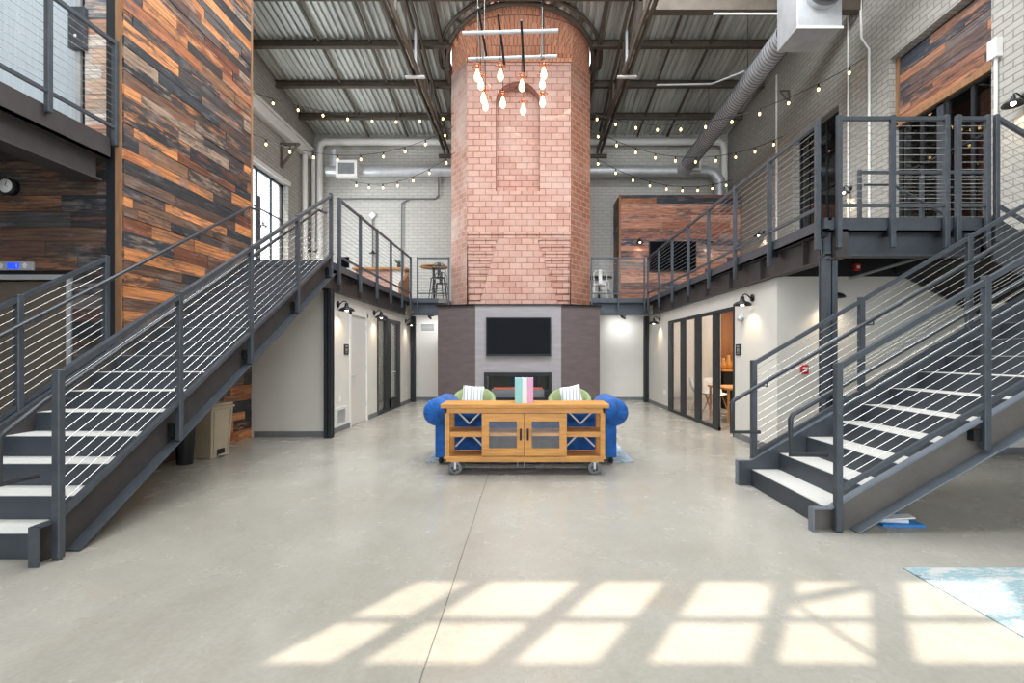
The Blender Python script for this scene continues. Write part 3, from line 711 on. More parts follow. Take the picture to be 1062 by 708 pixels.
MB().box(-3.42, -2.32, 14.12, YB-.02, H-.12, H).box(1.92, 3.5, 14.12, YB-.02, H-.12, H).box(-2.32, 1.92, 16.95, YB-.02, H-.12, H).build('slab', M['deckfloor'], bw_)
edge_y(bw_, 14.05, -3.3, ox0+.0); edge_y(bw_, 14.05, ox1-.2, 3.5)
rw = deck('mezzanine', 'right upper floor above the glass folding doors', 3.46, XR, 7.3, YB, None)
edge_x(rw, 3.46, -1, 5.72, 14.05)
MB().box(3.5, 5.38, 5.8, 7.3, H-.12, H).build('platform_slab', M['deckfloor'], rw)
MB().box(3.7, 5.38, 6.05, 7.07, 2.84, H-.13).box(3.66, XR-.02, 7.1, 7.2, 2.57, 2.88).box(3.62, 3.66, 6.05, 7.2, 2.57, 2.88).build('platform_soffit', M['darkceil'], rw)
mb = MB(); mb.box(3.5, 5.38, 5.72, 5.76, H-.16, H).box(3.5, 5.38, 5.72, 5.8, H-.16, H-.145); mb.build('platform_channel', M['channel'], rw)
mb = MB(); mb.box(3.5, 5.38, 5.84, 5.86, 2.6, H-.14); mb.box(3.5, 5.38, 5.77, 5.93, 2.6, 2.62); mb.build('platform_beam', M['channel'], rw)
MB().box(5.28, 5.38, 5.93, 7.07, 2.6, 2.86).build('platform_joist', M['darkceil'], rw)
# bracket stubs for posts along the walkway edges come with the railings

def column(x, y, w, label, z1=2.56):
    mb = MB(); mb.box(x-w/2, x+w/2, y-w/2, y-w/2+.012, 0, z1); mb.box(x-w/2, x+w/2, y+w/2-.012, y+w/2, 0, z1); mb.box(x-.006, x+.006, y-w/2, y+w/2, 0, z1)
    mb.box(x-w/2+.012, x+w/2-.012, y-w/2+.012, y+w/2-.012, 0, z1)
    o = mb.build('steel_column', M['frame'] if y > 8 else M['steel']); tag(o, label, 'column', 'steel columns'); return o
column(-3.41, 8.45, .13, 'dark steel column at near corner of white left wall')
column(-3.42, 14.72, .13, 'dark steel column at far end of left white wall')
column(3.53, 14.62, .13, 'dark steel column at far end of right white wall')
column(3.57, 5.84, .14, 'grey-blue steel column holding up the platform corner', 2.87)

# ---------------------------------------------------------------- railings
def railing(parent, posts, top=1.15, toe=.13, low=.24, ncab=11, pw=.055, base=None, w=None, brackets=None, ends=(True, True), cabr=.0032):
    """posts: list of (x,y,zbase); parts go under parent"""
    P = [Vector(p) for p in posts]
    for i, p in enumerate(P):
        zl = p.z-low if base is None else max(base[i], 0)
        mb = MB().box(p.x-pw/2, p.x+pw/2, p.y-pw/2, p.y+pw/2, zl, p.z+top+.02)
        mb.build('post', M['steel'], parent, bevel=.006, seg=1)
        if brackets:
            d = Vector(brackets); mb = MB().obox(p+Vector((0, 0, -.17))+d*.03, p+Vector((0, 0, -.17))+d*.11, .07, .09); mb.build('bracket', M['black'], parent)
    up = lambda v, h_: v+Vector((0, 0, h_))
    mt, me_ = MB(), MB()
    for a, b in zip(P, P[1:]):
        mt.obox(up(a, top-.02), up(b, top-.02), .045, .04); me_.obox(up(a, toe), up(b, toe), .035, .035)
    mt.build('top_rail', M['steel'], parent); me_.build('toe_rail', M['steel'], parent)
    for k in range(ncab):
        h_ = toe + (top-.02-toe)*(k+1)/(ncab+1); mb = MB()
        for a, b in zip(P, P[1:]): mb.tube([up(a, h_), up(b, h_)], cabr, 5, False)
        mb.build('cable', M['cable'], parent)
def rail_thing(label, posts, **k):
    P = posts; k.setdefault('low', .36); t = thing('cable_railing', label, 'railing', (sum(p[0] for p in P)/len(P), sum(p[1] for p in P)/len(P), P[0][2]-.24), 'cable railings upstairs')
    railing(t, posts, **k); return t
rail_thing('left walkway cable railing running back along upper floor', [(-3.32, y, H) for y in (8.68, 9.77, 10.86, 11.95, 13.04, 13.98)], brackets=(-1, 0, 0))
rail_thing('short cable railing left of tower on back walkway', [(x, 14.0, H) for x in (-3.13, -2.24)], pw=.045)
rail_thing('cable railing right of tower on back walkway', [(x, 14.0, H) for x in (1.83, 2.59, 3.33)], pw=.045)
rail_thing('right walkway cable railing running back along upper floor', [(3.42, y, H) for y in (5.8, 6.95, 8.1, 9.28, 10.45, 11.62, 12.8, 13.95)], brackets=(1, 0, 0))
rail_thing('platform front cable railing above the steel column', [(x, 5.68, H) for x in (3.6, PX(925.5, 5.68), PX(981.4, 5.68))], brackets=(0, 1, 0))
rail_thing('short end cable railing at right end of platform', [(x, 5.68, H) for x in (PX(993.6, 5.68), PX(1024, 5.68))], brackets=(0, 1, 0))
rail_thing('far cable railing on back side of platform stairwell', [(x, 7.36, H) for x in (4.97, 5.9, 6.85)], pw=.05, ncab=8)

# left upper balcony, nearest viewer
BZ = 3.98
bt = thing('balcony', 'upper left balcony with dark channel edge near viewer', 'balcony', (-6.2, 1.5, 3.47))
MB().box(XL, -4.95, YF+1, 5.8, BZ-.15, BZ).build('slab', M['deckfloor'], bt)
MB().box(-4.95, -4.9, YF+1, 5.78, BZ-.24, BZ).box(-5.0, -4.9, YF+1, 5.78, BZ-.24, BZ-.225).build('edge_channel', M['beam'], bt)
MB().box(-5.1, -5.0, YF+1, 5.7, 3.47, BZ-.15).box(-5.2, -4.93, YF+1, 5.7, 3.45, 3.475).build('edge_beam', M['beam'], bt)
MB().box(XL, -5.2, YF+1, 5.8, 3.72, 3.8).build('soffit', M['planksdark'], bt)
rail_thing('upper left balcony cable railing nearest the viewer', [(-4.87, y, BZ) for y in (.2, 1.4, 2.6, 3.8, 5.0, 5.81)], low=.08)

# ---------------------------------------------------------------- staircases
RISE, RUN = H/17, .305
def stair_left():
    t = thing('staircase', 'left straight steel staircase with pale treads beside plank wall', 'staircase', (-4.05, 3.5, 0))
    xa, xb, y0 = -4.70, -3.38, 3.48
    def zn(y): return RISE + (y-y0)/RUN*RISE
    for x in (xa, xb):
        s = 1 if x == xa else -1
        for part, (u, v) in {'w': (0, .012), 't': (0, .07)}.items(): pass
        ys, ye = y0-.14, y0+16*RUN+.06
        top = lambda y: zn(y)+.09; bot = lambda y: zn(y)-.25
        yf = y0 + (.25-RISE)/RISE*RUN           # where the underside meets the floor
        mb = MB(); poly_ = [(ys, 0), (yf, 0), (ye, bot(ye)), (ye, top(ye)), (y0-.0, top(y0)), (ys, top(y0)-.0)]
        mb.prism(poly_, 'x', x-s*.0, x+s*.012)
        # flanges
        fl = [((ys, top(y0)), (y0, top(y0))), ((y0, top(y0)), (ye, top(ye)))]
        o_ = -s
        st_ = mb.build('stringer', M['beam'], t); mb = MB()
        for (a, b), (c, d_) in fl: mb.obox((x+o_*.035, a, b), (x+o_*.035, c, d_), .07, .012)
        mb.obox((x+o_*.05, yf, .006), (x+o_*.05, ye, bot(ye)), .1, .012)
        mb.box(x, x+o_*.07, ys-.012, ys, 0, top(y0))
        mb.build('flange', M['steel'], st_)
    for i in range(17):
        y = y0+i*RUN; z = (i+1)*RISE
        if i < 16: MB().box(xa+.012, xb-.012, y+.001, y+RUN, z-.035, z).build('tread', M['tread'], t)
        MB().box(xa+.012, xb-.012, y-.012, y, z-RISE, z-.003).build('riser', M['riser'], t)
    pr = bpy.data.objects.new('railing', None); COL.objects.link(pr); pr.parent = t
    ys = [3.46+1.2*k for k in range(5)]
    zs = [zn(y) for y in ys]
    railing(pr, [(-3.30, y, z) for y, z in zip(ys, zs)], base=[0.01]+[z-.24 for z in zs[1:]], pw=.055)
    for y in ys[1:]: MB().box(-3.37, -3.33, y-.05, y+.05, zn(y)-.2, zn(y)-.08).build('post_bracket', M['black'], t)
    pr = bpy.data.objects.new('railing', None); COL.objects.link(pr); pr.parent = t
    ys2 = [3.46, 4.6, 5.55]
    railing(pr, [(-4.76, y, zn(y)) for y in ys2], base=[0.01]+[zn(y)-.24 for y in ys2[1:]], pw=.06)
    def hand(x, ye, xo):
        a = y0-.3
        pts = [(xo, y0-.05, zn(y0)+.45-.18), (x, y0-.05, .60), (x, a, .60), (x, a, .9), (x, a+.03, .93), (x, y0+.0, zn(y0)+.93), (x, ye, zn(ye)+.95), (x, ye+.3, zn(ye)+.98)]
        MB().tube(pts[1:], .021, 10).build('handrail', M['railpipe'], t)
        for y in (3.6, 4.7, 5.9, 7.1, 8.2):
            if y < ye+.2: MB().tube([(x, y, zn(y)+.93), (x, y, zn(y)+.87), (xo, y, zn(y)+.87)], .008, 6).build('handrail_bracket', M['steel'], t)
    hand(-3.42, 8.05, -3.33); hand(-4.64, 8.2, -4.76)
    # post closing the wall side at the head of the stair
    MB().box(-4.74, -4.69, 8.6, 8.65, H, H+1.18).build('end_post', M['steel'], t)
stair_left()

def stair_right():
    t = thing('staircase', 'right steel staircase turning back up to the platform', 'staircase', (3.4, 4.7, 0))
    x0, ya, yb_ = 2.47, 4.06, 5.42
    def zn(x): return RISE + (x-x0)/RUN*RISE
    n1 = 13; xl = x0+(n1-1)*RUN; zl = n1*RISE
    xf = x0+(.29-RISE)/RISE*RUN
    for y in (ya, yb_):
        s = -1 if y == ya else 1; dt = .01 if s < 0 else .09; top = lambda x: zn(x)+dt; bot = lambda x: zn(x)-.29
        mb = MB(); xs = x0-.14
        mb.prism([(xs, 0), (xf, 0), (xl, bot(xl)), (xl, top(xl)), (x0, top(x0)), (xs, top(x0))], 'y', y, y-s*.012)
        st_ = mb.build('stringer', M['beamlit'] if y == ya else M['channel'], t); mb = MB()
        mb.obox((xs, y+s*.035, top(x0)), (x0, y+s*.035, top(x0)), .07, .012); mb.obox((x0, y+s*.035, top(x0)), (xl, y+s*.035, top(xl)), .07, .012)
        mb.obox((xf, y+s*.055, .006), (xl, y+s*.055, bot(xl)), .11, .012); mb.box(xs-.012, xs, y, y+s*.07, 0, top(x0))
        mb.build('flange', M['steelpale'], st_)
    for i in range(n1-1):
        x = x0+i*RUN; z = (i+1)*RISE
        MB().box(x+.001, x+RUN, ya+.012, yb_-.012, z-.035, z).build('tread', M['tread'], t)
    for i in range(n1):
        x = x0+i*RUN; z = (i+1)*RISE
        MB().box(x-.012, x, ya+.012, yb_-.012, z-RISE, z-.003).build('riser', M['riser'], t)
    # landing and upper flight back towards the platform
    MB().box(xl, XR-.05, ya, 6.98, zl-.04, zl).build('landing', M['deckfloor'], t)
    MB().box(xl, XR-.05, ya, ya+.05, zl-.28, zl-.04).box(xl, xl+.05, ya, 5.42, zl-.28, zl-.04).build('landing_beam', M['beam'], t)
    xu = 5.40; n2 = 4
    zu = lambda x: H - (x-xu)/RUN*RISE
    for y in (5.70, 7.0):
        xe = xu+3*RUN+.2
        MB().prism([(xu, H+.02), (xe, zu(xe)+.02), (xe, zu(xe)-.42), (xu, H-.5)], 'y', y, y+.03).build('stringer', M['channel'], t)
    for i in range(3):
        x = xu+i*RUN; z = H-(i+1)*RISE
        MB().box(x, x+RUN, 5.74, 6.99, z-.035, z).build('tread', M['tread'], t)
        MB().box(x, x+.012, 5.74, 6.99, z, z+RISE-.035).build('riser', M['riser'], t)
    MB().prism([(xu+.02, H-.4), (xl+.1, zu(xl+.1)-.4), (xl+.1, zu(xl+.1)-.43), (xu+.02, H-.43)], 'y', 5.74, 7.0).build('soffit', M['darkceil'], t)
    def rl():
        pr = bpy.data.objects.new('railing', None); COL.objects.link(pr); pr.parent = t; return pr
    xs = [2.52, 3.72, 4.92, 6.0]
    railing(rl(), [(x, ya-.07, zn(x)) for x in xs], base=[0.01]+[zn(x)-.24 for x in xs[1:]], pw=.055)
    for x in xs[1:]: MB().box(x-.09, x, ya-.06, ya-.0, zn(x)-.17, zn(x)-.08).build('post_bracket', M['black'], t)
    railing(rl(), [(x, yb_+.06, zn(x)) for x in xs], base=[0.01]+[zn(x)-.24 for x in xs[1:]], pw=.06)
    railing(rl(), [(xx, 5.66, zu(xx)) for xx in (5.40, 6.3)], base=[H-.3, 2.2], pw=.05)
    def hand(y, yo):
        a = x0-.26
        pts = [(x0+.05, y, .60), (a, y, .60), (a, y, .9), (a+.02, y, .94), (x0, y, zn(x0)+.9), (xl, y, zn(xl)+.9)]
        MB().tube(pts, .021, 10).build('handrail', M['railpipe'], t)
        for x in (2.6, 3.75, 4.95): MB().tube([(x, y, zn(x)+.9), (x, y, zn(x)+.84), (x, yo, zn(x)+.84)], .008, 6).build('handrail_bracket', M['steel'], t)
    hand(ya+.07, ya-.05); hand(yb_-.09, yb_+.04)
    MB().tube([(4.99, 7.28, H+.92), (5.4, 7.28, H+.92), (6.3, 7.28, zu(6.3)+.92)], .021, 10).build('handrail', M['railpipe'], t)
stair_right()

# ---------------------------------------------------------------- plank-clad shaft on the left
SX, SY = -4.80, 5.85
sh = thing('elevator_shaft', 'tall plank-clad lift shaft rising beside the left staircase', 'lift shaft', (-6.2, 7.2, 0))
core = MB(); core.box(XL+.02, SX-.02, SY+.35, 8.56, 0, 11.2); core.build('core', M['black'], sh)
EL = (-6.9, -5.49, 0, 2.33); EU = (-6.9, PX(78, SY), BZ, 6.4)
mb = wall_y(SY+.03, .32, XL+.02, SX-.02, 0, 11.2, [EL, EU]); mb.build('core', M['black'], sh)
planks((SX-.02, SY, 0), (0, 1, 0), (1, 0, 0), 2.72, 0, 11.1, hmin=.11, hmax=.19, lmin=.5, lmax=1.6).build('side_boards', M['planks'], sh)
hl = [(EL[0]-XL, EL[1]-XL+.07, 0, 2.4), (EU[0]-XL-.05, EU[1]-XL+.1, BZ, 6.45)]
planks((XL, SY+.03, 0), (1, 0, 0), (0, -1, 0), SX-XL-.2, 0, BZ-.15, holes=hl, hmin=.14, hmax=.2, lmin=.5, lmax=1.5).build('front_boards', M['planksdark'], sh)
planks((XL, SY+.03, 0), (1, 0, 0), (0, -1, 0), SX-XL-.2, BZ, 11.2, holes=hl, hmin=.14, hmax=.2, lmin=.5, lmax=1.5).build('front_boards', M['plankslit'], sh)
MB().box(SX-.09, SX-.02, SY-.02, SY+.03, 0, 11.2).build('corner_board', M['trimwood'], sh)
MB().box(SX-.2, SX-.09, SY-.012, SY+.03, 0, 11.2).build('corner_strip', M['frame'], sh)
MB().box(SX-.02, SX+.015, 8.53, 8.57, 2.6, 11.1).build('corner_board', M['trimwood'], sh)
def lift_door(label, R, mat, split):
    a, b, z0, z1 = R
    d = thing('elevator_door', label, 'lift door', ((a+b)/2, SY+.1, z0))
    mb = MB(); mb.box(b, b+.06, SY-.0, SY+.2, z0, z1+.06); mb.box(a-.06, a, SY-.0, SY+.2, z0, z1+.06); mb.box(a, b, SY, SY+.2, z1, z1+.06); mb.build('door_frame', M['galv'], d)
    m_ = split
    MB().box(a, m_-.004, SY+.16, SY+.2, z0+.01, z1).build('door_leaf', mat, d); MB().box(m_+.004, b, SY+.14, SY+.18, z0+.01, z1).build('door_leaf', mat, d)
lift_door('brown-grey lift door behind the left staircase at floor level', EL, M['elev'], PX(5, SY))
lift_door('brushed steel lift door on the upper left balcony', EU, M['brushed'], PX(6, 6.02))
ds = thing('floor_display', 'silver floor indicator with blue screen and arrows above lift door', 'display', (PX(16, SY), SY, 2.43))
da, db, dz0, dz1 = PX(-4, SY), PX(36.5, SY), PZ(280.5, SY), PZ(271.5, SY)
MB().box(da, db, SY-.03, SY+.0, dz0, dz1).build('housing', M['galv'], ds, bevel=.004)
MB().box(PX(10.5, SY), PX(22.5, SY), SY-.036, SY-.03, dz0+.015, dz1-.015).build('screen', M['blue'], ds)
one = MB(); cxm = PX(20.5, SY); one.box(cxm-.004, cxm+.004, SY-.039, SY-.036, dz0+.03, dz1-.03); one.build('floor_number', M['paper'], ds)
for px in (4, 28.5):
    x = PX(px, SY); zc = (dz0+dz1)/2
    MB().prism([(x-.035, zc), (x, zc+.035), (x+.035, zc), (x+.014, zc), (x+.014, zc-.03), (x-.014, zc-.03), (x-.014, zc)], 'y', SY-.036, SY-.03).build('arrow', M['paper'], ds)
ck = thing('wall_clock', 'round white dial with black rim on dark planks, upper left', 'clock', (PX(12, SY), SY, PZ(201, SY)))
cc = (PX(12, SY), SY-.07, PZ(194.5, SY))
MB().lathe([(.001, 0), (.1, 0), (.1, .07), (.001, .07)], cc, 24, 'y').build('rim', M['black'], ck)
MB().lathe([(.001, -.004), (.08, -.004), (.08, .004), (.001, .004)], cc, 24, 'y').build('dial', M['paper'], ck)
MB().obox((cc[0], cc[1]-.007, cc[2]), (cc[0]+.02, cc[1]-.007, cc[2]+.05), .006, .004).obox((cc[0], cc[1]-.007, cc[2]), (cc[0]+.035, cc[1]-.007, cc[2]-.015), .006, .004).build('hands', M['black'], ck)
cb2 = thing('call_panel', 'grey steel box on pale planks beside upper lift door', 'control box', (PX(83, SY), SY, PZ(52, SY)))
MB().box(PX(75, SY), PX(91.5, SY), SY-.06, SY, PZ(53, SY), PZ(10, SY)).build('cover', M['channel'], cb2, bevel=.006)
MB().box(PX(82, SY), PX(84, SY), SY-.07, SY-.06, PZ(42, SY), PZ(39, SY)).build('button', M['paper'], cb2)

# ---------------------------------------------------------------- back mezzanine plank box, screen
pb = thing('plank_room', 'red and blue plank-clad box at back right of upper floor', 'plank box', (5.3, 17.8, H))
MB().box(3.24, 7.45, 17.22, YB-.02, H, 6.98).build('core', M['black'], pb)
planks((3.27, 17.22, 0), (1, 0, 0), (0, -1, 0), 4.18, H, 7.0, hmin=.17, hmax=.26, lmin=1.6, lmax=4.2).build('front_boards', M['planksblue'], pb)
planks((3.24, 17.25, 0), (0, 1, 0), (-1, 0, 0), 1.14, H, 7.0, hmin=.15, hmax=.24).build('side_boards', M['planksdark'], pb)
MB().box(3.2, 3.27, 17.18, 17.25, H, 7.0).build('corner_board', M['warmwood'], pb)
tv = thing('television', 'black wall screen on the upper plank box, seen through railing', 'television', (5.06, 17.17, 4.3))
MB().box(4.24, 5.88, 17.1, 17.19, 4.32, 5.36).build('casing', M['black'], tv, bevel=.01); MB().box(4.27, 5.85, 17.095, 17.1, 4.36, 5.33).build('screen', M['screen'], tv)

# bar counter upper left
bc = thing('bar_counter', 'bar counter with honey wood top on the left upper floor', 'counter', (-4.6, 15.6, H))
MB().box(-5.45, -3.75, 15.25, 15.95, 4.06, 4.13).build('countertop', M['oak'], bc, bevel=.01)
MB().box(-5.35, -4.2, 15.35, 15.85, H, 4.06).build('front', M['brick'], bc); MB().box(-4.2, -3.85, 15.35, 15.85, H, 4.06).build('end_panel', M['trimwhite'], bc)
mn = thing('monitor', 'small dark monitor box beside the upper bar counter', 'monitor', (-5.62, 15.2, H))
MB().box(-5.85, -5.5, 15.1, 15.15, 4.1, 4.42).build('screen', M['screen'], mn); MB().box(-5.72, -5.64, 15.15, 15.3, H, 4.2).build('stand', M['frame'], mn); MB().box(-5.86, -5.49, 15.15, 15.17, 4.09, 4.43).build('back_shell', M['frame'], mn)
pt = thing('potted_plant', 'small dark-leaved plant standing on the upper bar counter', 'plant', (-4.05, 15.5, 4.13))
MB().lathe([(.001, 0), (.05, 0), (.07, .12), (.06, .12), (.05, .02)], (-4.05, 15.5, 4.13), 14).build('pot', M['frame'], pt)
mb = MB()
for k in range(14):
    a = k*2.4; l = .14+.08*random.random(); d = Vector((math.cos(a)*.6, math.sin(a)*.6, 1)).normalized()
    b0 = Vector((-4.05, 15.5, 4.23)); mb.tube([b0, b0+d*l*.5, b0+d*l+Vector((math.cos(a), math.sin(a), 0))*.05], [.006, .026, .002], 5)
mb.build('leaves', M['leaf'], pt)
sd = MB(); sd.prism([(14.3, H), (15.2, H), (15.2, 3.95), (14.3, 3.5)], 'x', -3.75, -3.65); o = sd.build('side_screen', M['warmwood']); tag(o, 'low sloping wood screen at end of left upper floor', 'screen')

# metal cafe chairs and tables on the back walkway
def cafe_chair(label, mat, loc, rz, hgt=.45):
    t = thing('metal_chair', label, 'chair', (0, 0, 0), 'metal chairs on the back walkway')
    MB().box(-.18, .18, -.18, .18, hgt-.02, hgt).build('seat', mat, t, bevel=.015)
    for sx in (-1, 1):
        for sy in (-1, 1): MB().tube([(sx*.15, sy*.15, hgt-.01), (sx*.22, sy*.22, 0)], [.018, .012], 6).build('leg', mat, t)
    pts = [(-.17, .17, hgt)] + [(-.19*math.cos(PI*k/10), .2, hgt+.24+.16*math.sin(PI*k/10)) for k in range(11)] + [(.17, .17, hgt)]
    MB().tube(pts, .013, 6).build('back_hoop', mat, t)
    MB().box(-.05, .05, .185, .2, hgt, hgt+.39).build('back_splat', mat, t)
    mb = MB(); q = hgt*.45
    for a, b in (((-1, -1), (1, -1)), ((-1, 1), (1, 1)), ((-1, -1), (-1, 1)), ((1, -1), (1, 1))): mb.tube([(a[0]*.185, a[1]*.185, q), (b[0]*.185, b[1]*.185, q)], .007, 5)
    mb.build('brace', mat, t)
    t.location = loc; t.rotation_euler = (0, 0, rz); return t
def cafe_table(label, loc, r, hgt, top):
    t = thing('cafe_table', label, 'table', loc, 'tables on the back walkway'); x, y, z = loc
    MB().lathe([(.001, hgt-.04), (r, hgt-.04), (r, hgt), (.001, hgt)], loc, 24).build('table_top', top, t)
    MB().lathe([(.03, .02), (.03, hgt-.04)], loc, 12).build('pedestal', M['black'], t)
    MB().lathe([(.001, 0), (.24, 0), (.24, .015), (.03, .04)], loc, 20).build('base', M['black'], t)
cafe_table('round wood-topped high table left of the tower', (-2.85, 15.0, H), .42, 1.08, M['oak'])
cafe_chair('dark metal stool with back at the left high table', M['frame'], (-2.65, 14.5, H), PI+.4, .66)
cafe_chair('dark metal stool behind the left high table', M['frame'], (-2.75, 15.75, H), .3, .66)
cafe_table('small dark-topped table right of the tower', (2.2, 15.1, H), .4, .76, M['frame'])
cafe_chair('white metal chair at the table right of the tower', M['trimwhite'], (2.12, 14.5, H), PI, .45)
cafe_chair('white metal chair far side of the table right of tower', M['trimwhite'], (2.5, 15.75, H), .2, .45)

# ---------------------------------------------------------------- lamps
def sconce(group):
    t = thing('wall_sconce', 'x', 'wall lamp', (0, 0, 0), group)     # built on a wall whose outward normal is +x, plate centre at origin
    MB().lathe([(.001, .03), (.055, .025), (.06, 0)], (0, 0, 0), 16, 'x').build('wall_plate', M['black'], t)
    pts = [(0, 0, 0), (.05, 0, .005), (.085, 0, .04), (.125, 0, .06), (.16, 0, .045), (.17, 0, 0)]
    MB().tube(pts, .011, 8).build('gooseneck', M['black'], t)
    s = MB().lathe([(.03, .02), (.035, -.03), (.045, -.05), (.1, -.07), (.135, -.1), (.142, -.125), (.136, -.125), (.09, -.078), (.03, -.05)], (.17, 0, 0), 20).build('lamp_shade', M['black'], t)
    MB().ball((.17, 0, -.1), .035).build('bulb', M['lamp'], t)
    light('lamp_light', 'SPOT', (.17, 0, -.135), 18, (1, .82, .6), parent=t, spot_size=2.3, spot_blend=.8, shadow_soft_size=.05)
    return t
proto = sconce('black barn wall lamps')
spots = [((LX, 9.06, 2.36), 0, 'black barn lamp between steel column and white door on left wall'),
         ((LX, 11.2, 2.38), 0, 'black barn lamp between white door and glass door on left wall'),
         ((LX, 14.1, 2.38), 0, 'black barn lamp past the glass door at far end of left wall'),
         ((RX, 7.85, 2.34), PI, 'black barn lamp just right of the glass folding doors'),
         ((RX, 13.35, 2.38), PI, 'black barn lamp at far end beyond the glass folding doors'),
         ((4.32, 7.09, 2.36), -PI/2, 'black barn lamp on white wall half hidden by platform column'),
         ((XL, 14.5, 5.3), 0, 'small black barn lamp on upper left brick wall near window'),
         ((XL, 17.9, 5.25), 0, 'small black barn lamp at back end of upper left wall'),
         ((XR, 15.6, 5.3), PI, 'small barn lamp on upper right brick wall nearest the plank box'),
         ((XR, 11.4, 5.28), PI, 'barn lamp on right brick wall between the two dark openings'),
         ((XR, 7.42, 5.32), PI, 'barn lamp on right brick wall at the photo edge'),
         ((3.9, 17.2, 5.4), -PI/2, 'barn lamp on plank box left of its screen'),
         ((6.3, 17.2, 5.4), -PI/2, 'barn lamp on plank box right of its screen')]
for i, (p, rz, lab) in enumerate(spots):
    if i == 0: proto.location = p; proto.rotation_euler = (0, 0, rz); proto['label'] = lab
    else: copy_tree(proto, None, p, rz, lab)

def strand(label, pts, nb, sag):
    t = thing('string_light', label, 'string lights', pts[0], 'festoon lights under the roof')
    P = []
    for (a, b), sg in zip(zip(pts, pts[1:]), sag):
        a, b = Vector(a), Vector(b)
        for k in range(21):
            q = a.lerp(b, k/20); q.z -= sg*4*(k/20)*(1-k/20); P.append(q)
    MB().tube(P, .009, 5).build('wire', M['beam'], t)
    L = [0]
    for a, b in zip(P, P[1:]): L.append(L[-1]+(b-a).length)
    for k in range(nb):
        s = L[-1]*(k+.5)/nb; i = max(j for j in range(len(L)) if L[j] <= s); i = min(i, len(P)-2)
        q = P[i].lerp(P[i+1], (s-L[i])/max(1e-6, L[i+1]-L[i]))
        b = MB().ball(q-Vector((0, 0, .13)), 0.028, 0.028, 0.04, 10, 6).build('bulb', M['bulb'], t)
        MB().tube([q-Vector((0, 0, 0)), q-Vector((0, 0, .09))], .022, 6).build('socket', M['black'], b)
Pt = lambda px, py, Y: (PX(px, Y), Y, PZ(py, Y))
strand('top string of warm bulbs from tower to left brick wall', [Pt(471, 117, 14.3), (XL+.02, 13.4, PZ(89, 13.4))], 9, [.42])
strand('middle string of warm bulbs from tower to left brick wall', [Pt(471, 131, 14.3), (XL+.02, 13.2, PZ(128, 13.2))], 10, [.85])
strand('lowest string of bulbs from tower along the left duct', [Pt(472, 158, 14.5), (-6.3, 17.5, PZ(187, 17.5))], 7, [.45])
strand('top string of warm bulbs from tower to right brick wall', [Pt(610, 116, 14.3), (XR-.02, 10.9, PZ(60, 10.9))], 11, [.85])
strand('middle string of bulbs from tower to right brick wall', [Pt(611, 132, 14.3), (XR-.02, 14.4, PZ(141, 14.4))], 10, [.75])
strand('lowest string of bulbs from tower towards plank box', [Pt(611, 160, 14.5), Pt(760, 186, 16.8)], 9, [.55])

# chandelier of pipes and amber bulbs in front of the tower
ch = thing('pipe_chandelier', 'hanging chandelier of silver pipes and amber bulbs before tower', 'chandelier', (PX(530, 6), 6, PZ(115, 6)))
for (px0, px1, py0, py1, Y) in ((479.5, 579, 34.5, 32, 5.7), (485.5, 577.5, 61.5, 58.5, 6.15)):
    MB().tube([Pt(px0, py0, Y), Pt(px1, py1, Y)], .021, 12).build('pipe', M['galv'], ch)
for px in (484+12, 519, 541.5, 563):
    MB().tube([Pt(px, 33.5, 5.7), Pt(px+(531-px)*.1+1.5, 60.5, 6.15)], .012, 6).build('cross_rod', M['galv'], ch)
for (a, b) in (((496, 8), (504.5, 58)), ((516.5, 14), (523.5, 69)), ((540.5, 21), (543.5, 75)), ((563, -5), (563, 33))):
    MB().tube([Pt(*a, 5.6), Pt(*b, 5.95)], .014, 6).build('hanger', M['black'], ch)
for px, Y in ((495.5, 5.7), (502.5, 6.15), (562.5, 5.7), (563, 6.15)):
    x = PX(px, Y); MB().tube([(x, Y, PZ(33 if Y < 6 else 60, Y)), (x, Y, 9.3)], .006, 5).build('suspension_cable', M['cable'], ch)
blb = [(495, 78, 5.7), (498.7, 87, 5.85), (501.4, 101.3, 6.0), (503.5, 108.7, 6.15), (519, 77.4, 5.7), (521.5, 106, 6.1), (541.3, 88.3, 5.75), (542.7, 113, 6.15),
       (564, 75.6, 5.7), (562.5, 86, 5.9), (562.8, 105, 6.15)]
for (px, py, Y) in blb:
    x, y, z = Pt(px, py, Y); yt = 5.7 if Y < 5.9 else 6.15
    b = MB().lathe([(.001, -.075), (.022, -.066), (.036, -.04), (.037, -.015), (.026, .02), (.016, .05), (.014, .07)], (x, y, z), 14).build('amber_bulb', M['filament'], ch)
    MB().lathe([(.016, .065), (.02, .07), (.02, .11), (.001, .12)], (x, y, z), 10).build('socket', M['copper'], b)
    mb = MB()
    for k in range(3):
        a = 2*PI*k/3+.5; c = Vector((x+.035*math.cos(a), y+.035*math.sin(a), z+.1)); mb.tube([c+Vector((.03*math.cos(q), .03*math.sin(q), 0)) for q in [2*PI*j/10 for j in range(11)]], .005, 5, False)
    mb.build('copper_rings', M['copper'], b)
    MB().tube([(x, y, z+.11), (x, yt, PZ(33 if yt < 6 else 60, yt))], .004, 5).build('cord', M['black'], b)

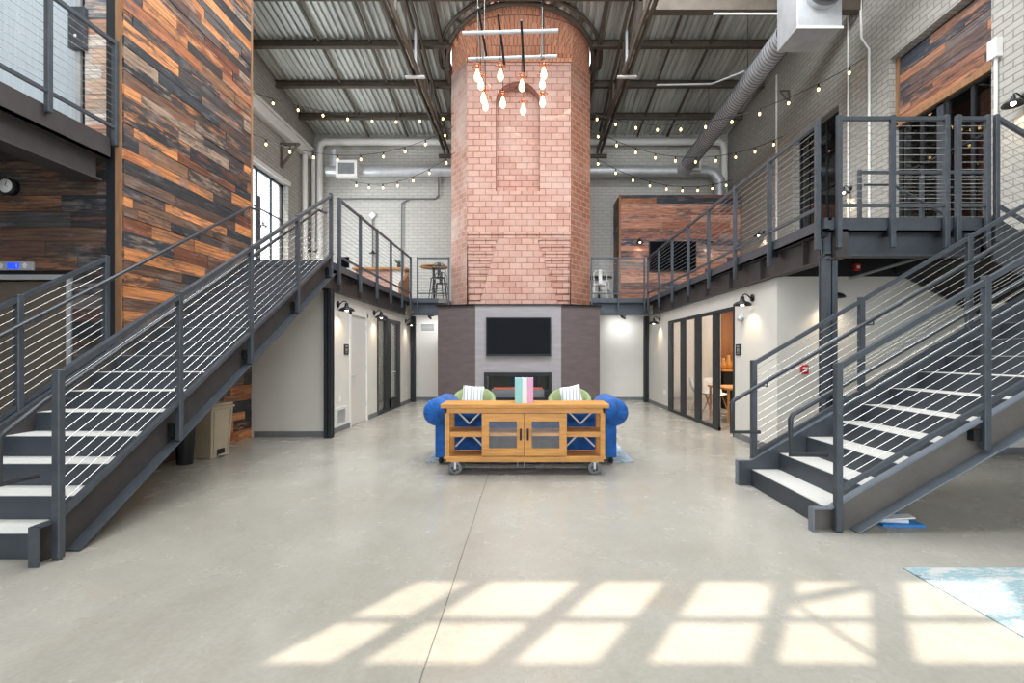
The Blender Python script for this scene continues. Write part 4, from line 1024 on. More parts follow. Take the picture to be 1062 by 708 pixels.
# ---------------------------------------------------------------- ducts and pipes
du = thing('spiral_duct', 'big spiral duct running from metal box down to back right', 'duct', (5.75, 14, 8.2))
dx, dz, dr = 5.6, 8.34, .24
prof = []; y = 10.6
path = []
pts = [Vector((dx, 10.5, dz)), Vector((dx, 16.6, dz)), Vector((dx, 17.2, dz-.05)), Vector((dx, 17.7, dz-.3)), ]
mb = MB(); L = 6.55; nrib = 90
pts = []; R = []
for k in range(nrib*2+1):
    pts.append((dx, 10.6+L*k/(nrib*2), dz-.28*(k/(nrib*2)))); R.append(dr+(.02 if k % 2 else -.006))
mb.tube(pts, dr, 20, False); mb.build('duct_body', M['galv'], du)
mb = MB(); turns = 62; hp = []
for k in range(turns*16+1):
    a = 2*PI*k/16; q = k/(turns*16); hp.append((dx+(dr+.004)*math.cos(a), 10.6+L*q, dz-.28*q+(dr+.004)*math.sin(a)))
mb.tube(hp, .013, 4, False); mb.build('spiral_seam', M['seam'], du)
MB().tube([(dx, 17.1, dz-.27), (dx, 17.4, dz-.28), (dx, 17.75, dz-.3)], [dr+.02, dr+.02, dr], 20).build('duct_collar', M['galv'], du)
mb = MB(); z2 = PZ(177.5, 17.8)
mb.tube([(1.9, 17.8, z2), (6.45, 17.8, z2), (6.75, 17.8, z2-.08), (6.95, 17.8, z2-.35), (6.98, 17.8, z2-1.15)], .2, 18); bd = thing('back_duct', 'round silver duct along back wall right of tower', 'duct', (4.5, 17.8, z2-.2))
mb.build('duct_body', M['galv'], bd); MB().box(5.55, 6.15, 17.4, 17.62, z2-.1, z2+.35).build('grille', M['trimwhite'], bd); MB().box(5.63, 6.07, 17.385, 17.4, z2-.02, z2+.27).build('grille_slats', M['greyboard'], bd)
bd = thing('back_duct', 'round silver duct along back wall left of tower', 'duct', (-4.8, 17.8, z2-.2))
MB().tube([(-2.2, 17.8, z2), (-7.25, 17.8, z2)], .19, 18).build('duct_body', M['galv'], bd)
a, b = PX(349, 17.5), PX(371, 17.5); MB().box(a, b, 17.4, 17.62, PZ(184, 17.5), PZ(167, 17.5)).build('grille', M['trimwhite'], bd); MB().box(a+.1, b-.1, 17.385, 17.4, PZ(181, 17.5), PZ(170, 17.5)).build('grille_slats', M['greyboard'], bd)
MB().tube([(-7.0, 17.8, z2+.1), (-7.0, 17.8, z2+.75)], .14, 14).build('riser_duct', M['galv'], bd)
for (x_, y_) in ((dx, 12.5), (dx, 15.2)): MB().tube([(x_, y_, dz-.1), (x_, y_, roof_z(y_)-.02)], .008, 5).build('hanger_rod', M['black'], du)
bx = thing('duct_box', 'large silver sheet-metal duct box at top right', 'duct', (5.85, 10.2, 7.95))
MB().box(5.38, 6.27, 9.8, 10.6, 7.94, 9.1).build('casing', M['galv'], bx, bevel=.01)
MB().lathe([(.36, 0), (.36, .12)], (5.86, 9.68, 8.65), 24, 'y').build('collar', M['galv'], bx)
MB().tube([(5.86, 9.7, 8.65), (5.9, 9.2, 8.9), (6.1, 8.6, 9.6), (6.2, 8.2, 10.6)], .34, 20).build('round_branch', M['galv'], bx)
MB().tube([(5.45, 10.2, 9.05), (5.45, 10.2, roof_z(10.2)-.02)], .01, 5).tube([(6.2, 10.2, 9.05), (6.2, 10.2, roof_z(10.2)-.02)], .01, 5).build('hanger_rod', M['black'], bx)
MB().box(5.36, 6.29, 9.78, 9.8, 7.92, 7.97).box(5.36, 6.29, 9.78, 9.8, 9.05, 9.12).build('flange', M['trimwhite'], bx)
def pipe(label, pts, r, mat='trimwhite', cat='pipe', name='pipe', n=10):
    o = MB().tube(pts, r, n).build(name, M[mat]); tag(o, label, cat); return o
zp = PZ(146, 18.0)
pipe('thick white pipe under roof left of tower, turning down', [(-2.3, 18.1, zp), (-7.45, 18.1, zp), (-7.62, 18.1, zp-.1), (-7.65, 18.1, zp-.3), (-7.65, 18.1, H)], .12)
pipe('thick white pipe under roof right of tower, turning down', [(1.95, 18.1, zp), (7.05, 18.1, zp), (7.2, 18.1, zp-.1), (7.25, 18.1, zp-.3), (7.25, 18.1, 7.02)], .12)
gb = thing('gutter_beam', 'long white boxed gutter running along top of left brick wall', 'gutter', (XL+.15, 14, 8.5))
MB().box(XL, XL+.2, 9.0, 17.7, 8.5, 8.78).build('box', M['trimwhite'], gb, bevel=.01)
MB().box(XL, XL+.27, 9.0, 17.75, 8.78, 8.84).box(XL, XL+.23, 9.0, 17.7, 8.44, 8.5).build('lip', M['trimwhite'], gb)
pipe('white vertical downpipe in the back left corner beside window', [(XL+.14, 17.3, 8.44), (XL+.14, 17.3, H)], .09)
pipe('second white downpipe left of thick corner pipe', [(XL+.2, 17.85, 8.6), (XL+.2, 17.85, H)], .07)
bk = thing('wall_bracket', 'triangular grey steel bracket below gutter on left wall', 'bracket', (XL, 15.9, 7.5))
MB().box(XL, XL+.06, 15.85, 15.95, 7.45, 8.25).build('wall_leg', M['roofsteel'], bk); MB().box(XL, XL+.6, 15.85, 15.95, 8.18, 8.25).build('arm', M['roofsteel'], bk)
MB().obox((XL+.05, 15.9, 7.55), (XL+.55, 15.9, 8.2), .06, .06).build('brace', M['roofsteel'], bk)
bk2 = copy_tree(bk, None, (XR-.0, 14.06, 8.6), PI, 'small steel bracket on right brick wall under lights'); bk2.scale = (.5, .5, .5)
c = 'conduit'
pipe('thin horizontal grey conduit on back wall left of tower', [(PX(353, 18.36), 18.33, PZ(206.5, 18.36)), (PX(452, 18.36), 18.33, PZ(206.5, 18.36)), (PX(455, 18.36), 18.33, PZ(203, 18.36)), (PX(455, 18.36), 18.33, PZ(182, 18.36))], .03, 'greyboard', c, c, 6)
pipe('thin vertical grey conduit on back wall nearest the tower', [(PX(424, 18.36), 18.33, PZ(207, 18.36)), (PX(417, 18.36), 18.33, PZ(211, 18.36)), (PX(416, 18.36), 18.33, H)], .03, 'greyboard', c, c, 6)
sg_ = thing('diamond_fixture', 'white diamond-shaped plate on stem against back left wall', 'wall fixture', (PX(386, 18.3), 18.3, 4))
MB().obox((PX(386, 18.3), 18.32, PZ(226.5, 18.3)), (PX(386, 18.3), 18.36, PZ(226.5, 18.3)), .01, .01).prism([(PX(382, 18.3), PZ(223, 18.3)), (PX(386, 18.3), PZ(219.5, 18.3)), (PX(390, 18.3), PZ(223, 18.3)), (PX(386, 18.3), PZ(227, 18.3))], 'y', 18.3, 18.33).build('diamond_plate', M['paper'], sg_)
MB().tube([(PX(386, 18.3), 18.34, PZ(226, 18.3)), (PX(386, 18.3), 18.34, H)], .025, 6).build('stem', M['greyboard'], sg_)
MB().lathe([(.03, .1), (.05, .05), (.14, 0)], (PX(387, 18.3), 18.25, PZ(263, 18.3)), 14).build('small_shade', M['black'], sg_)
for Y, z0, lab in ((7.84, H, 'vertical grey conduit on right brick wall nearest the photo edge'), (10.75, H, 'vertical white conduit beside plank panel recess'), (12.0-.55, H, 'vertical white conduit between dark window and recess'), (14.75, H, 'vertical pipe on right brick wall near spiral duct')):
    if lab.startswith('vertical white conduit beside'): P = [(XR-.03, Y, H), (XR-.03, Y, 8.1), (XR-.03, Y+.25, 8.5), (XR-.03, Y+.3, 10.4)]
    else: P = [(XR-.03, Y, z0), (XR-.03, Y, 6.2 if Y < 8 else 9.8)]
    pipe(lab, P, .028, 'trimwhite', c, c, 6)
o = MB().box(XR-.1, XR, 7.76, 7.92, 6.15, 6.45).build('junction_box', M['trimwhite']); tag(o, 'small white junction box on top of near right conduit', 'junction box')
pipe('thin white sprinkler pipe hanging below roof right of tower', [(PX(681, 12.8), 12.8, PZ(88, 12.8)), (PX(738, 12.8), 12.8, PZ(87, 12.8)), (PX(772, 12), 12.0, PZ(74, 12))], .025, 'galv', 'pipe', 'pipe', 6)
pipe('thin white line below roof above tower right side', [(PX(740, 9.5), 9.5, PZ(14.5, 9.5)), (PX(806, 9.5), 9.5, PZ(14.5, 9.5))], .02, 'trimwhite', 'pipe', 'pipe', 6)
pipe('pale pipe slanting below the platform soffit', [(PX(880, 6.6), 6.6, PZ(289, 6.6)), (PX(975, 6.0), 6.0, PZ(261, 6.0))], .02, 'greyboard', 'pipe', 'pipe', 8)

# ---------------------------------------------------------------- small wall items
def plate(name, label, cat, box, mat, extra=None):
    mb = MB().box(*box); o = mb.build(name, M[mat], bevel=.003, seg=1); tag(o, label, cat); return o
plate('outlet', 'white outlet plate low on left wall above the vent', 'outlet', (LX, LX+.01, yb(351.5), yb(353.5), .55, .67), 'paper')
plate('outlet', 'white switch plate on left wall beyond glass door', 'outlet', (LX, LX+.01, yb(420.7), yb(421.7), .38, .5), 'paper')
plate('outlet', 'white outlet plate on right wall beyond folding doors', 'outlet', (RX-.01, RX, ybr(690.5), ybr(688), .38, .5), 'paper')
plate('outlet', 'white outlet plate low on wall behind right stair', 'outlet', (PX(842, 7.08), PX(848, 7.08), 7.08, 7.09, PZ(441, 7.08), PZ(431, 7.08)), 'paper')
def sign(label, x, s, y0, y1, z0, z1):
    t = thing('room_sign', label, 'sign', (x, (y0+y1)/2, z0), 'black room signs')
    MB().box(x, x+s*.015, y0, y1, z0, z1).build('plate', M['signblack'], t, bevel=.003)
    m = MB(); w_ = (y1-y0)
    m.box(x+s*.015, x+s*.018, y0+w_*.25, y1-w_*.25, z1-.05, z1-.03)
    m.box(x+s*.015, x+s*.018, y0+w_*.3, y0+w_*.42, z0+.06, z0+.12); m.box(x+s*.015, x+s*.018, y0+w_*.55, y0+w_*.67, z0+.06, z0+.12); m.box(x+s*.015, x+s*.018, y0+w_*.25, y1-w_*.25, z0+.03, z0+.04)
    m.build('lettering', M['galv'], t)
sign('black room sign beside the plain white door', LX, 1, yb(356.5), yb(361), 1.43, 1.63)
sign('black room sign just right of glass folding doors', RX, -1, ybr(769), ybr(763.5), 1.42, 1.61)
v = thing('floor_vent', 'white square return vent low on the left wall', 'vent', (LX, 9.2, .1))
mb = wall_x(LX, .02, yb(347.5), yb(359), .1, .45, [(yb(349), yb(357.7), .15, .4)]); mb.build('vent_frame', M['trimwhite'], v)
mb = MB()
for k in range(9): mb.box(LX+.002, LX+.012, yb(349), yb(357.7), .155+k*.028, .17+k*.028)
mb.build('slats', M['galv'], v)
v = thing('wall_vent', 'white louvred vent high on back wall left of fireplace', 'vent', (PX(443.5, 15.28), 15.28, PZ(345, 15.28)))
a, b, c0, c1 = PX(435.5, 15.28), PX(451.5, 15.28), PZ(344.5, 15.28), PZ(334.5, 15.28)
mb = wall_y(15.26, .03, a, b, c0, c1, [(a+.04, b-.04, c0+.04, c1-.04)]); mb.build('vent_frame', M['trimwhite'], v)
mb = MB()
for k in range(6): mb.box(a+.04, b-.04, 15.275, 15.285, c0+.05+k*.036, c0+.07+k*.036)
mb.build('slats', M['greyboard'], v)
al = thing('fire_alarm', 'red fire alarm box on white wall behind right stair', 'alarm', (PX(833, 7.09), 7.09, 1.17))
x, z = PX(833.5, 7.09), PZ(383, 7.09); MB().box(x-.055, x+.055, 7.05, 7.09, z-.065, z+.065).build('housing', M['red'], al, bevel=.008)
MB().box(x-.035, x+.035, 7.04, 7.05, z+.01, z+.035).box(x-.02, x+.02, 7.04, 7.05, z-.03, z-.015).build('handle', M['paper'], al)
al = thing('wall_phone', 'small black and white switch box beside the fire alarm', 'control box', (PX(853, 7.09), 7.09, 1.17))
x, z = PX(852.5, 7.09), PZ(382.5, 7.09); MB().box(x-.05, x+.05, 7.06, 7.09, z-.06, z+.06).build('housing', M['paper'], al); MB().box(x-.05, x-.0, 7.05, 7.06, z-.05, z+.06).build('cover', M['black'], al)
al = thing('strobe', 'small red-framed alarm strobe under the platform', 'alarm', (PX(889, 6.9), 6.9, PZ(280, 6.9)))
x, z = PX(889, 6.95), PZ(277, 6.95); MB().box(x-.04, x+.04, 6.93, 6.98, z-.045, z+.045).build('housing', M['red'], al); MB().box(x-.02, x+.02, 6.92, 6.93, z-.02, z+.02).build('lens', M['paper'], al); MB().box(x-.02, x+.02, 6.98, 7.0, z-.02, 2.87).build('mount', M['black'], al)
ca = thing('camera_dome', 'small white camera below the barn lamp right of folding doors', 'camera', (RX-.05, 8.0, 2.05))
yy = ybr(770.5); MB().box(RX-.03, RX, yy-.06, yy+.06, 2.04, 2.12).build('base', M['paper'], ca); MB().ball((RX-.05, yy, 2.03), .05).build('dome', M['galv'], ca)
for x, lab in ((PX(447, 14.9), 'small black ceiling track light left of the fireplace'), (PX(646, 14.9), 'small black ceiling track light right of the fireplace')):
    t = thing('track_light', lab, 'ceiling lamp', (x, 14.9, 2.7), 'track lights under back walkway')
    MB().box(x-.09, x+.09, 14.87, 14.93, 2.58, 2.9).build('track', M['black'], t); MB().tube([(x-.05, 14.85, 2.56), (x+.03, 14.72, 2.5)], .035, 10).build('lamp_head', M['black'], t); light('track_light_beam', 'SPOT', (0, -.22, -.22), 35, (.95, .97, 1), rot=(.9, 0, 0), parent=t, spot_size=2.4, spot_blend=.9, shadow_soft_size=.1)

# ---------------------------------------------------------------- lounge behind the folding doors
ft = thing('lounge_table', 'low light wood table seen through folding doors', 'table', (4.55, 10.6, 0))
MB().box(4.1, 5.0, 10.1, 11.2, .7, .74).build('table_top', M['oak'], ft)
for sx in (4.15, 4.95):
    for sy in (10.15, 11.15): MB().box(sx-.02, sx+.02, sy-.02, sy+.02, 0, .7).build('leg', M['oak'], ft)
def shell_chair(label, mat, legmat, loc, rz):
    t = thing('shell_chair', label, 'chair', (0, 0, 0), 'shell chairs behind folding doors')
    mb = MB(); prof = []
    pr_ = [(-.22, .47, .2), (-.05, .44, .24), (.12, .45, .25), (.22, .56, .24), (.27, .72, .22), (.29, .86, .17)]
    vs = []
    for (y, z, hw) in pr_:
        for k in range(7):
            u = -1+2*k/6; vs.append((hw*u, y-.07*abs(u)**2*(1 if z > .5 else 0), z+.06*u*u*(1 if z < .6 else 0)))
    fs_ = [(i*7+k, i*7+k+1, (i+1)*7+k+1, (i+1)*7+k) for i in range(5) for k in range(6)]
    mb.add(vs, fs_, True); s = mb.build('shell', mat, t); md = s.modifiers.new('solid', 'SOLIDIFY'); md.thickness = .02
    for sx in (-1, 1):
        for sy in (-1, 1): MB().tube([(sx*.1, sy*.1, .44), (sx*.22, sy*.22, 0)], [.016, .01], 6).build('leg', legmat, t)
    t.location = loc; t.rotation_euler = (0, 0, rz)
shell_chair('white shell chair seen through the second glass panel', M['trimwhite'], M['oak'], (4.35, 12.3, 0), 1.2)
shell_chair('white shell chair at the far side of lounge table', M['trimwhite'], M['oak'], (4.5, 11.75, 0), .2)
lc = thing('leather_chair', 'tan leather chair with white cloth in the open doorway', 'chair', (4.55, 9.55, 0))
MB().box(4.25, 4.85, 9.3, 9.9, .42, .56).build('seat', M['leather'], lc, bevel=.04)
MB().box(4.25, 4.85, 9.24, 9.34, .42, .82).build('backrest', M['leather'], lc, bevel=.04)
MB().box(4.24, 4.86, 9.22, 9.36, .66, .9).build('cloth', M['paper'], lc, bevel=.04)
for sx in (4.3, 4.8):
    for sy in (9.3, 9.85): MB().box(sx-.02, sx+.02, sy-.02, sy+.02, 0, .42).build('leg', M['warmwood'], lc)
ck = thing('lounge_counter', 'dark counter with wood top at back of the lounge', 'counter', (5.6, 13.2, 0))
MB().box(5.15, 7.1, 12.9, 13.5, 0, .98).build('cabinet', M['black'], ck); MB().box(5.1, 7.15, 12.85, 13.55, .98, 1.03).build('countertop', M['oak'], ck)
mo = thing('monitor', 'dark monitor on the lounge counter', 'monitor', (6.0, 13.1, 1.03)); MB().box(5.6, 6.4, 13.15, 13.2, 1.15, 1.6).build('screen', M['black'], mo); MB().box(5.9, 6.05, 13.1, 13.3, 1.03, 1.2).build('stand', M['black'], mo)
for k, (x, hh) in enumerate(((5.22, .3), (5.36, .38), (5.5, .24))):
    o = MB().lathe([(.001, 0), (.07, 0), (.09, hh*.4), (.04, hh*.8), (.045, hh), (.001, hh)], (x, 13.1, 1.03), 14).build('vase', M['oak'])
    tag(o, ['left small cream vase on lounge counter', 'tallest middle cream vase on lounge counter', 'squat vase beside monitor on lounge counter'][k], 'vase', 'vases on lounge counter')
pd = thing('pendant_lamp', 'wide brass pendant lamp glowing in the lounge', 'ceiling lamp', (5.2, 11.2, 2.1))
MB().lathe([(.02, .3), (.1, .28), (.38, .1), (.4, .02), (.38, .02), (.1, .24)], (5.2, 11.2, 2.1), 24).build('lamp_shade', M['copper'], pd)
MB().ball((5.2, 11.2, 2.24), .07).build('bulb', M['lamp'], pd); MB().tube([(5.2, 11.2, 2.38), (5.2, 11.2, 2.75)], .01, 6).build('cord', M['black'], pd)
light('pendant_light', 'POINT', (0, 0, .05), 50, (1, .76, .5), parent=pd, shadow_soft_size=.15)
light('lounge_light', 'AREA', (5.4, 10.6, 2.72), 110, (1, .92, .82), shape='RECTANGLE', size=3, size_y=5)
light('left_room_light', 'AREA', (-5.6, 12.8, 2.82), 130, (1, .93, .82), shape='RECTANGLE', size=2.5, size_y=4)

# ---------------------------------------------------------------- furniture in the middle
def console():
    t = thing('media_console', 'honey wood console on iron wheels with two glass doors', 'console', (-.03, 6.06, 0))
    y0, y1, xa, xb = 5.85, 6.27, -.985, .925; zb_, zt_ = .16, .80
    MB().box(xa-.05, xb+.05, y0-.02, y1+.02, .80, .85).build('top', M['oak'], t, bevel=.008)
    MB().box(xa, xb, y0, y0+.03, .74, .80).box(xa, xb, y1-.03, y1, .74, .80).box(xa, xa+.03, y0, y1, .74, .8).box(xb-.03, xb, y0, y1, .74, .8).build('top_rail', M['oak'], t, bevel=.003)
    MB().box(xa-.01, xb+.01, y0-.005, y1, zb_, .225).build('bottom_board', M['oak'], t, bevel=.005)
    for x in (xa, xb-.06):
        for y in (y0, y1-.05): MB().box(x, x+.06, y, y+.05, .225, .74).build('corner_post', M['oak'], t, bevel=.003)
    d0, d1 = PX(499.5, y0), PX(588, y0); dm = (d0+d1)/2
    for x in (d0, d1-.025): MB().box(x, x+.025, y0+.03, y1, .225, .74).build('divider', M['oak'], t)
    for a, b in ((xa, d0), (d1, xb)): MB().box(a, b, y0+.01, y1-.01, .455, .515).build('shelf', M['oak'], t, bevel=.003)
    MB().box(d0, d1, y0+.05, y1-.02, .46, .5).build('inner_shelf', M['oak'], t)
    MB().box(d0, d1, y1-.03, y1-.015, .225, .5).build('back_panel', M['greyboard'], t)
    for a, b in ((xa+.05, d0), (d1, xb-.05)):
        m_ = (a+b)/2
        for lo, hi in ((.56, .74), (.27, .45)):
            e, f = (hi, lo) if lo > .5 else (lo, hi); MB().obox((a+.02, y1-.02, e), (m_, y1-.02, f), .015, .02).obox((b-.02, y1-.02, e), (m_, y1-.02, f), .015, .02).build('cross_brace', M['galv'], t)
    for a, b, hx in ((d0+.003, dm-.003, -1), (dm+.003, d1-.003, 1)):
        dr_ = wall_y(y0-.012, .03, a, b, .235, .735, [(a+.085, b-.085, .325, .645)]).build('door', M['oak'], t)
        MB().box(a+.08, b-.08, y0, y0+.005, .32, .65).build('glass_pane', M['glass'], dr_)
        x = (b-.04) if hx < 0 else (a+.04)
        MB().box(x-.012, x+.012, y0-.018, y0-.012, .42, .56).tube([(x, y0-.02, .44), (x, y0-.04, .46), (x, y0-.04, .52), (x, y0-.02, .54)], .006, 6).build('handle', M['black'], dr_)
    for x in (xa+.12, xb-.12):
        for y in (y0+.06, y1-.08):
            w = MB().lathe([(.045, -.018), (.08, -.02), (.08, .02), (.045, .018), (.045, -.018)], (x, y, .08), 20, 'y')
            for k in range(5):
                a = 2*PI*k/5; w.obox((x, y, .08), (x+.05*math.cos(a), y, .08+.05*math.sin(a)), .014, .014)
            w.lathe([(.001, -.022), (.018, -.022), (.018, .022), (.001, .022)], (x, y, .08), 12, 'y')
            wh = w.build('wheel', M['rubber'], t)
            MB().box(x-.012, x+.012, y-.035, y-.027, .07, .165).box(x-.012, x+.012, y+.027, y+.035, .07, .165).box(x-.04, x+.04, y-.04, y+.04, .15, .162).build('caster_fork', M['galv'], wh)
    for x in (xa-.012, xb-.02):
        for z in (.74, .165): MB().box(x, x+.032, y0-.006, y0+.02, z, z+.03).build('corner_bracket', M['black'], t)
    for x in (-.12, -.04): MB().tube([(x, 6.1, .16), (x, 6.1, .05)], .006, 5).build('brace_rod', M['galv'], t)
console()
for k, (a, b, m_, lab) in enumerate(((534, 541.3, 'teal', 'teal book standing leftmost on console'), (541.5, 546.8, 'paper', 'white book between teal and pink books'), (547, 553, 'pink', 'pink book standing rightmost on console'))):
    t = thing('book', lab, 'book', (PX((a+b)/2, 5.95), 5.95, .85), 'books standing on the console')
    x0, x1 = PX(a, 5.95), PX(b, 5.95)
    MB().box(x0, x0+.004, 5.95, 6.15, .85, 1.155).box(x1-.004, x1, 5.95, 6.15, .85, 1.155).box(x0, x1, 5.945, 5.952, .85, 1.155).build('cover', M[m_], t)
    MB().box(x0+.004, x1-.004, 5.955, 6.14, .855, 1.15).build('pages', M['paper'], t)

def sofa():
    t = thing('chesterfield_sofa', 'blue velvet sofa with rolled arms behind the console', 'sofa', (-.02, 6.9, 0))
    xa, xb = -1.2, 1.16; y0, y1 = 6.4, 7.35
    MB().box(xa, xb, y0+.02, y1-.04, .1, .4).build('base', M['velvet'], t, bevel=.03)
    for k in range(3):
        w = (xb-xa-.24)/3; x = xa+.12+k*w
        MB().box(x+.005, x+w-.005, y0+.28, y1, .4, .53).build('seat_cushion', M['velvet'], t, bevel=.045, seg=4)
    MB().box(xa+.05, xb-.05, y0+.04, y0+.24, .38, .7).tube([(xa+.0, y0+.13, .65), (xb, y0+.13, .65)], .125, 18).build('backrest', M['velvet'], t)
    for s, x in ((-1, xa), (1, xb)):
        mb = MB(); mb.box(x-s*.14, x, y0, y1-.02, .1, .62)
        cx, cz, r = x+s*(-.02), .685, .175
        mb.tube([(cx, y0-.075, cz), (cx, y0-.07, cz), (cx, y0-.055, cz), (cx, y0-.03, cz), (cx, y0, cz), (cx, y1-.06, cz), (cx, y1-.02, cz), (cx, y1, cz)], [.015, r*.4, r*.72, r*.92, r, r, r*.9, r*.5], 26)
        for k in range(12): aa = 2*PI*k/12; mb.tube([(cx+.03*math.cos(aa), y0-.076, cz+.03*math.sin(aa)), (cx+r*.72*math.cos(aa), y0-.058, cz+r*.72*math.sin(aa)), (cx+r*.97*math.cos(aa), y0-.02, cz+r*.97*math.sin(aa))], .006, 5)
        a = mb.build('arm', M['velvet'], t)
        mb = MB()
        for k in range(6): mb.ball((cx+s*r*.72, y0+.1+k*.15, cz+r*.7), .014, n=8, m=5); mb.ball((cx+s*r*.98, y0+.17+k*.15, cz+.03), .014, n=8, m=5)
        mb.build('buttons', M['velvet'], a)
    for x in (xa+.06, xb-.06):
        for y in (y0+.06, y1-.1): MB().lathe([(.018, 0), (.032, .03), (.02, .06), (.036, .1)], (x, y, 0.015), 12).build('leg', M['black'], t)
sofa()
o = MB().box(-1.36, 1.43, 6.56, 9.9, 0, .012).build('area_rug', M['rug2']); tag(o, 'pale navy-patterned rug under the blue sofa', 'rug')

def armchair(label, loc, rz):
    t = thing('barrel_armchair', label, 'armchair', (0, 0, 0), 'green armchairs by the fireplace')
    n = 22; vs = []; ri, ro = .29, .36
    for k in range(n+1):
        a = -.35 + (PI+.7)*k/n                   # open towards -y
        h_ = .60 + .2*max(0, math.sin(a))**.8
        for r, z in ((ro, .14), (ro, h_-.02), ((ro+ri)/2, h_), (ri, h_-.02), (ri, .14)): vs.append((r*math.cos(a), r*math.sin(a), z))
    fs_ = [(k*5+j, (k+1)*5+j, (k+1)*5+(j+1) % 5, k*5+(j+1) % 5) for k in range(n) for j in range(5)] + [tuple(range(5)), tuple(n*5+j for j in range(4, -1, -1))]
    MB().add(vs, fs_, True).build('shell_back', M['green'], t)
    MB().lathe([(.001, .14), (.29, .14), (.29, .34), (.001, .34)], (0, 0, 0), 26).build('base', M['green'], t)
    MB().lathe([(.001, .34), (.26, .34), (.285, .37), (.285, .42), (.25, .45), (.001, .46)], (0, -.02, 0), 26).build('seat_cushion', M['green'], t)
    for k in range(7):
        a = .25+(PI-.5)*k/6; MB().tube([(ro*1.01*math.cos(a), ro*1.01*math.sin(a), .2), (ro*1.01*math.cos(a), ro*1.01*math.sin(a), .62)], .008, 5).build('channel_seam', M['green'], t)
    for a in (.7, 2.4, 3.9, 5.5): MB().tube([(.26*math.cos(a), .26*math.sin(a), .15), (.28*math.cos(a), .28*math.sin(a), 0.012)], [.02, .012], 8).build('leg', M['oak'], t)
    t.location = loc; t.rotation_euler = (0, 0, rz); t.scale = (1.13, 1, 1.0)
armchair('green barrel armchair left of the fireplace', (PX(492, 9.35), 9.3, 0), .1)
armchair('green barrel armchair right of the fireplace', (PX(590.5, 9.35), 9.3, 0), -.1)
for px, lab, r in ((490, 'white striped pillow on the left green armchair', .08), (592.5, 'white striped pillow on the right green armchair', -.18)):
    rot = Matrix.Rotation(-.25, 3, 'X') @ Matrix.Rotation(r, 3, 'Y')
    o = MB().pillow((PX(px, 9.15), 9.2, .66), .40, .38, .13, rot).build('throw_pillow', M['pillow']); tag(o, lab, 'pillow', 'striped pillows on armchairs')

# rug lower right and papers under the stair
o = MB().box(2.53, 4.9, .9, 3.31, 0, .01).build('area_rug', M['rug']); tag(o, 'white and teal distressed rug at bottom right corner', 'rug')
fo = thing('folded_papers', 'white sheets on a blue folder on floor under right stair', 'papers', (3.15, 4.2, 0))
MB().prism([(2.98, 4.12), (3.32, 4.10), (3.33, 4.42), (3.0, 4.45)], 'z', 0, .02).build('folder', M['bluetex'], fo)
MB().prism([(2.9, 4.2), (3.22, 4.15), (3.2, 4.6), (2.86, 4.65)], 'z', .02, .045).build('sheets', M['paper'], fo)
MB().obox((3.0, 4.19, .05), (3.25, 4.16, .075), .1, .012).build('folded_edge', M['paper'], fo)

# step-on bin
bn = thing('trash_bin', 'beige plastic step-on bin under the left staircase', 'bin', (0, 0, 0))
mb = MB(); w0, w1, d0, d1 = .15, .19, .17, .21
mb.add([(-w0, -d0, .0), (w0, -d0, .0), (w0, d0, .0), (-w0, d0, .0), (-w1, -d1, .68), (w1, -d1, .68), (w1, d1, .68), (-w1, d1, .68)],
       [(0, 3, 2, 1), (4, 5, 6, 7), (0, 1, 5, 4), (1, 2, 6, 5), (2, 3, 7, 6), (3, 0, 4, 7)]); mb.build('body', M['bin'], bn, bevel=.012)
MB().box(-.205, .205, -.225, .225, .68, .72).box(-.19, .19, -.21, .21, .72, .76).build('lid', M['bin'], bn, bevel=.012)
MB().box(w0-.01, w0+.012, -.07, .07, .03, .12).build('pedal_recess', M['black'], bn); MB().box(w0, w0+.06, -.06, .06, .035, .05).build('pedal', M['galv'], bn)
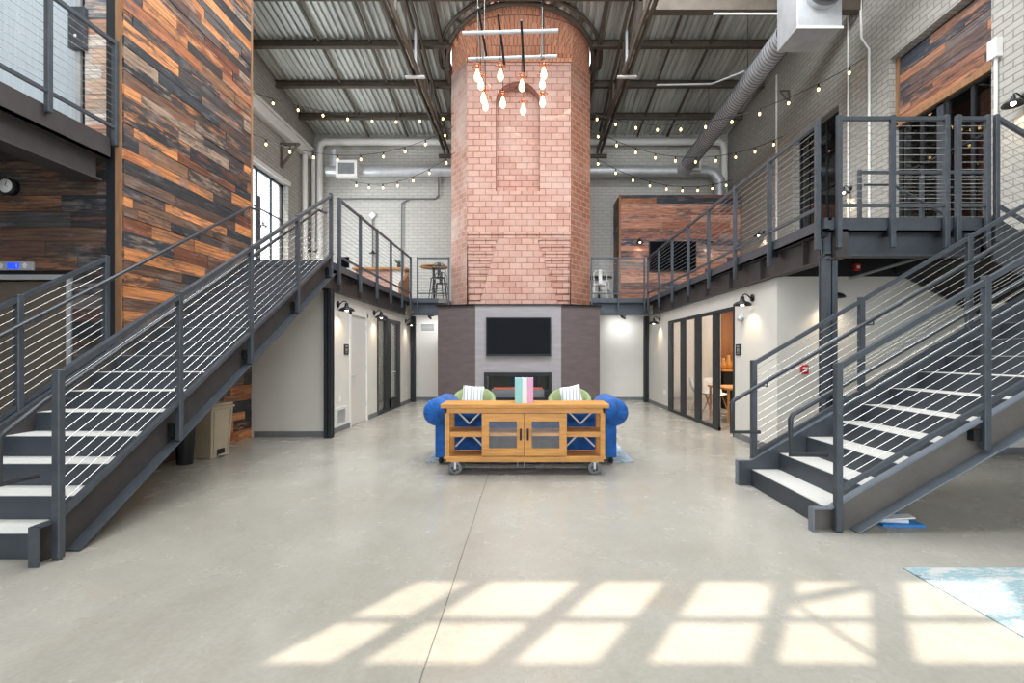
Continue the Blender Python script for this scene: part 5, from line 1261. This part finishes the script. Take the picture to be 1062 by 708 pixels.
for s in (-1, 1): MB().obox((w0+.002, s*.13, .05), (w1+.002, s*.16, .66), .02, .015).build('corner_rib', M['bin'], bn)
bn.location = (-4.46, 6.92, 0); bn.rotation_euler = (0, 0, -.12)
o = MB().lathe([(.09, 0), (.12, .5), (.12, .55), (.11, .55), (.085, .02), (.001, .02)], (-4.5, 6.46, 0), 20).build('waste_basket', M['black']); tag(o, 'black waste basket in shade beside beige bin', 'bin')

# ---------------------------------------------------------------- light, world, camera
wd = bpy.data.worlds.new('World'); scene.world = wd; wd.use_nodes = True
nt = wd.node_tree; bg = nt.nodes['Background']; bg.inputs[0].default_value = (.86, .93, 1, 1); bg.inputs[1].default_value = 2.9
sd_ = Vector((SUNH.x, SUNH.y, -TAN)).normalized()
s = light('sun', 'SUN', (0, -20, 30), 6.5, (1, .88, .74), angle=math.radians(.36))
s.rotation_euler = sd_.to_track_quat('-Z', 'Y').to_euler()
light('roof_fill_near', 'AREA', (-.2, 4.0, roof_z(4.0)-.5), 1250, (.93, .97, 1), shape='RECTANGLE', size=12, size_y=5)  # fill lamp added under the solid roof; no skylight opening there
light('roof_fill_far', 'AREA', (-.2, 8.4, roof_z(8.4)-.8), 950, (.95, .98, 1), shape='RECTANGLE', size=10, size_y=2.5)  # second added fill lamp, further down the closed roof, out of view
light('left_window_light', 'AREA', (XL+.1, 15.2, 5.6), 220, (.9, .96, 1), rot=(0, -PI/2, 0), shape='RECTANGLE', size=2.9, size_y=2.3)

cam = bpy.data.cameras.new('camera'); co = bpy.data.objects.new('camera', cam); COL.objects.link(co)
cam.sensor_width = 36; cam.lens = 36*F/1062; cam.sensor_fit = 'HORIZONTAL'
cam.shift_x = -(CX-531)/1062; cam.shift_y = (CY-354)/1062
cam.clip_start = .05; cam.clip_end = 200
co.location = (0, 0, EYE); co.rotation_euler = (PI/2, 0, 0)
scene.camera = co
scene.cycles.caustics_reflective = False; scene.cycles.caustics_refractive = False
scene.view_settings.view_transform = 'Standard'; scene.view_settings.look = 'None'
scene.view_settings.exposure = .12; scene.view_settings.gamma = 1; scene.view_settings.use_curve_mapping = False
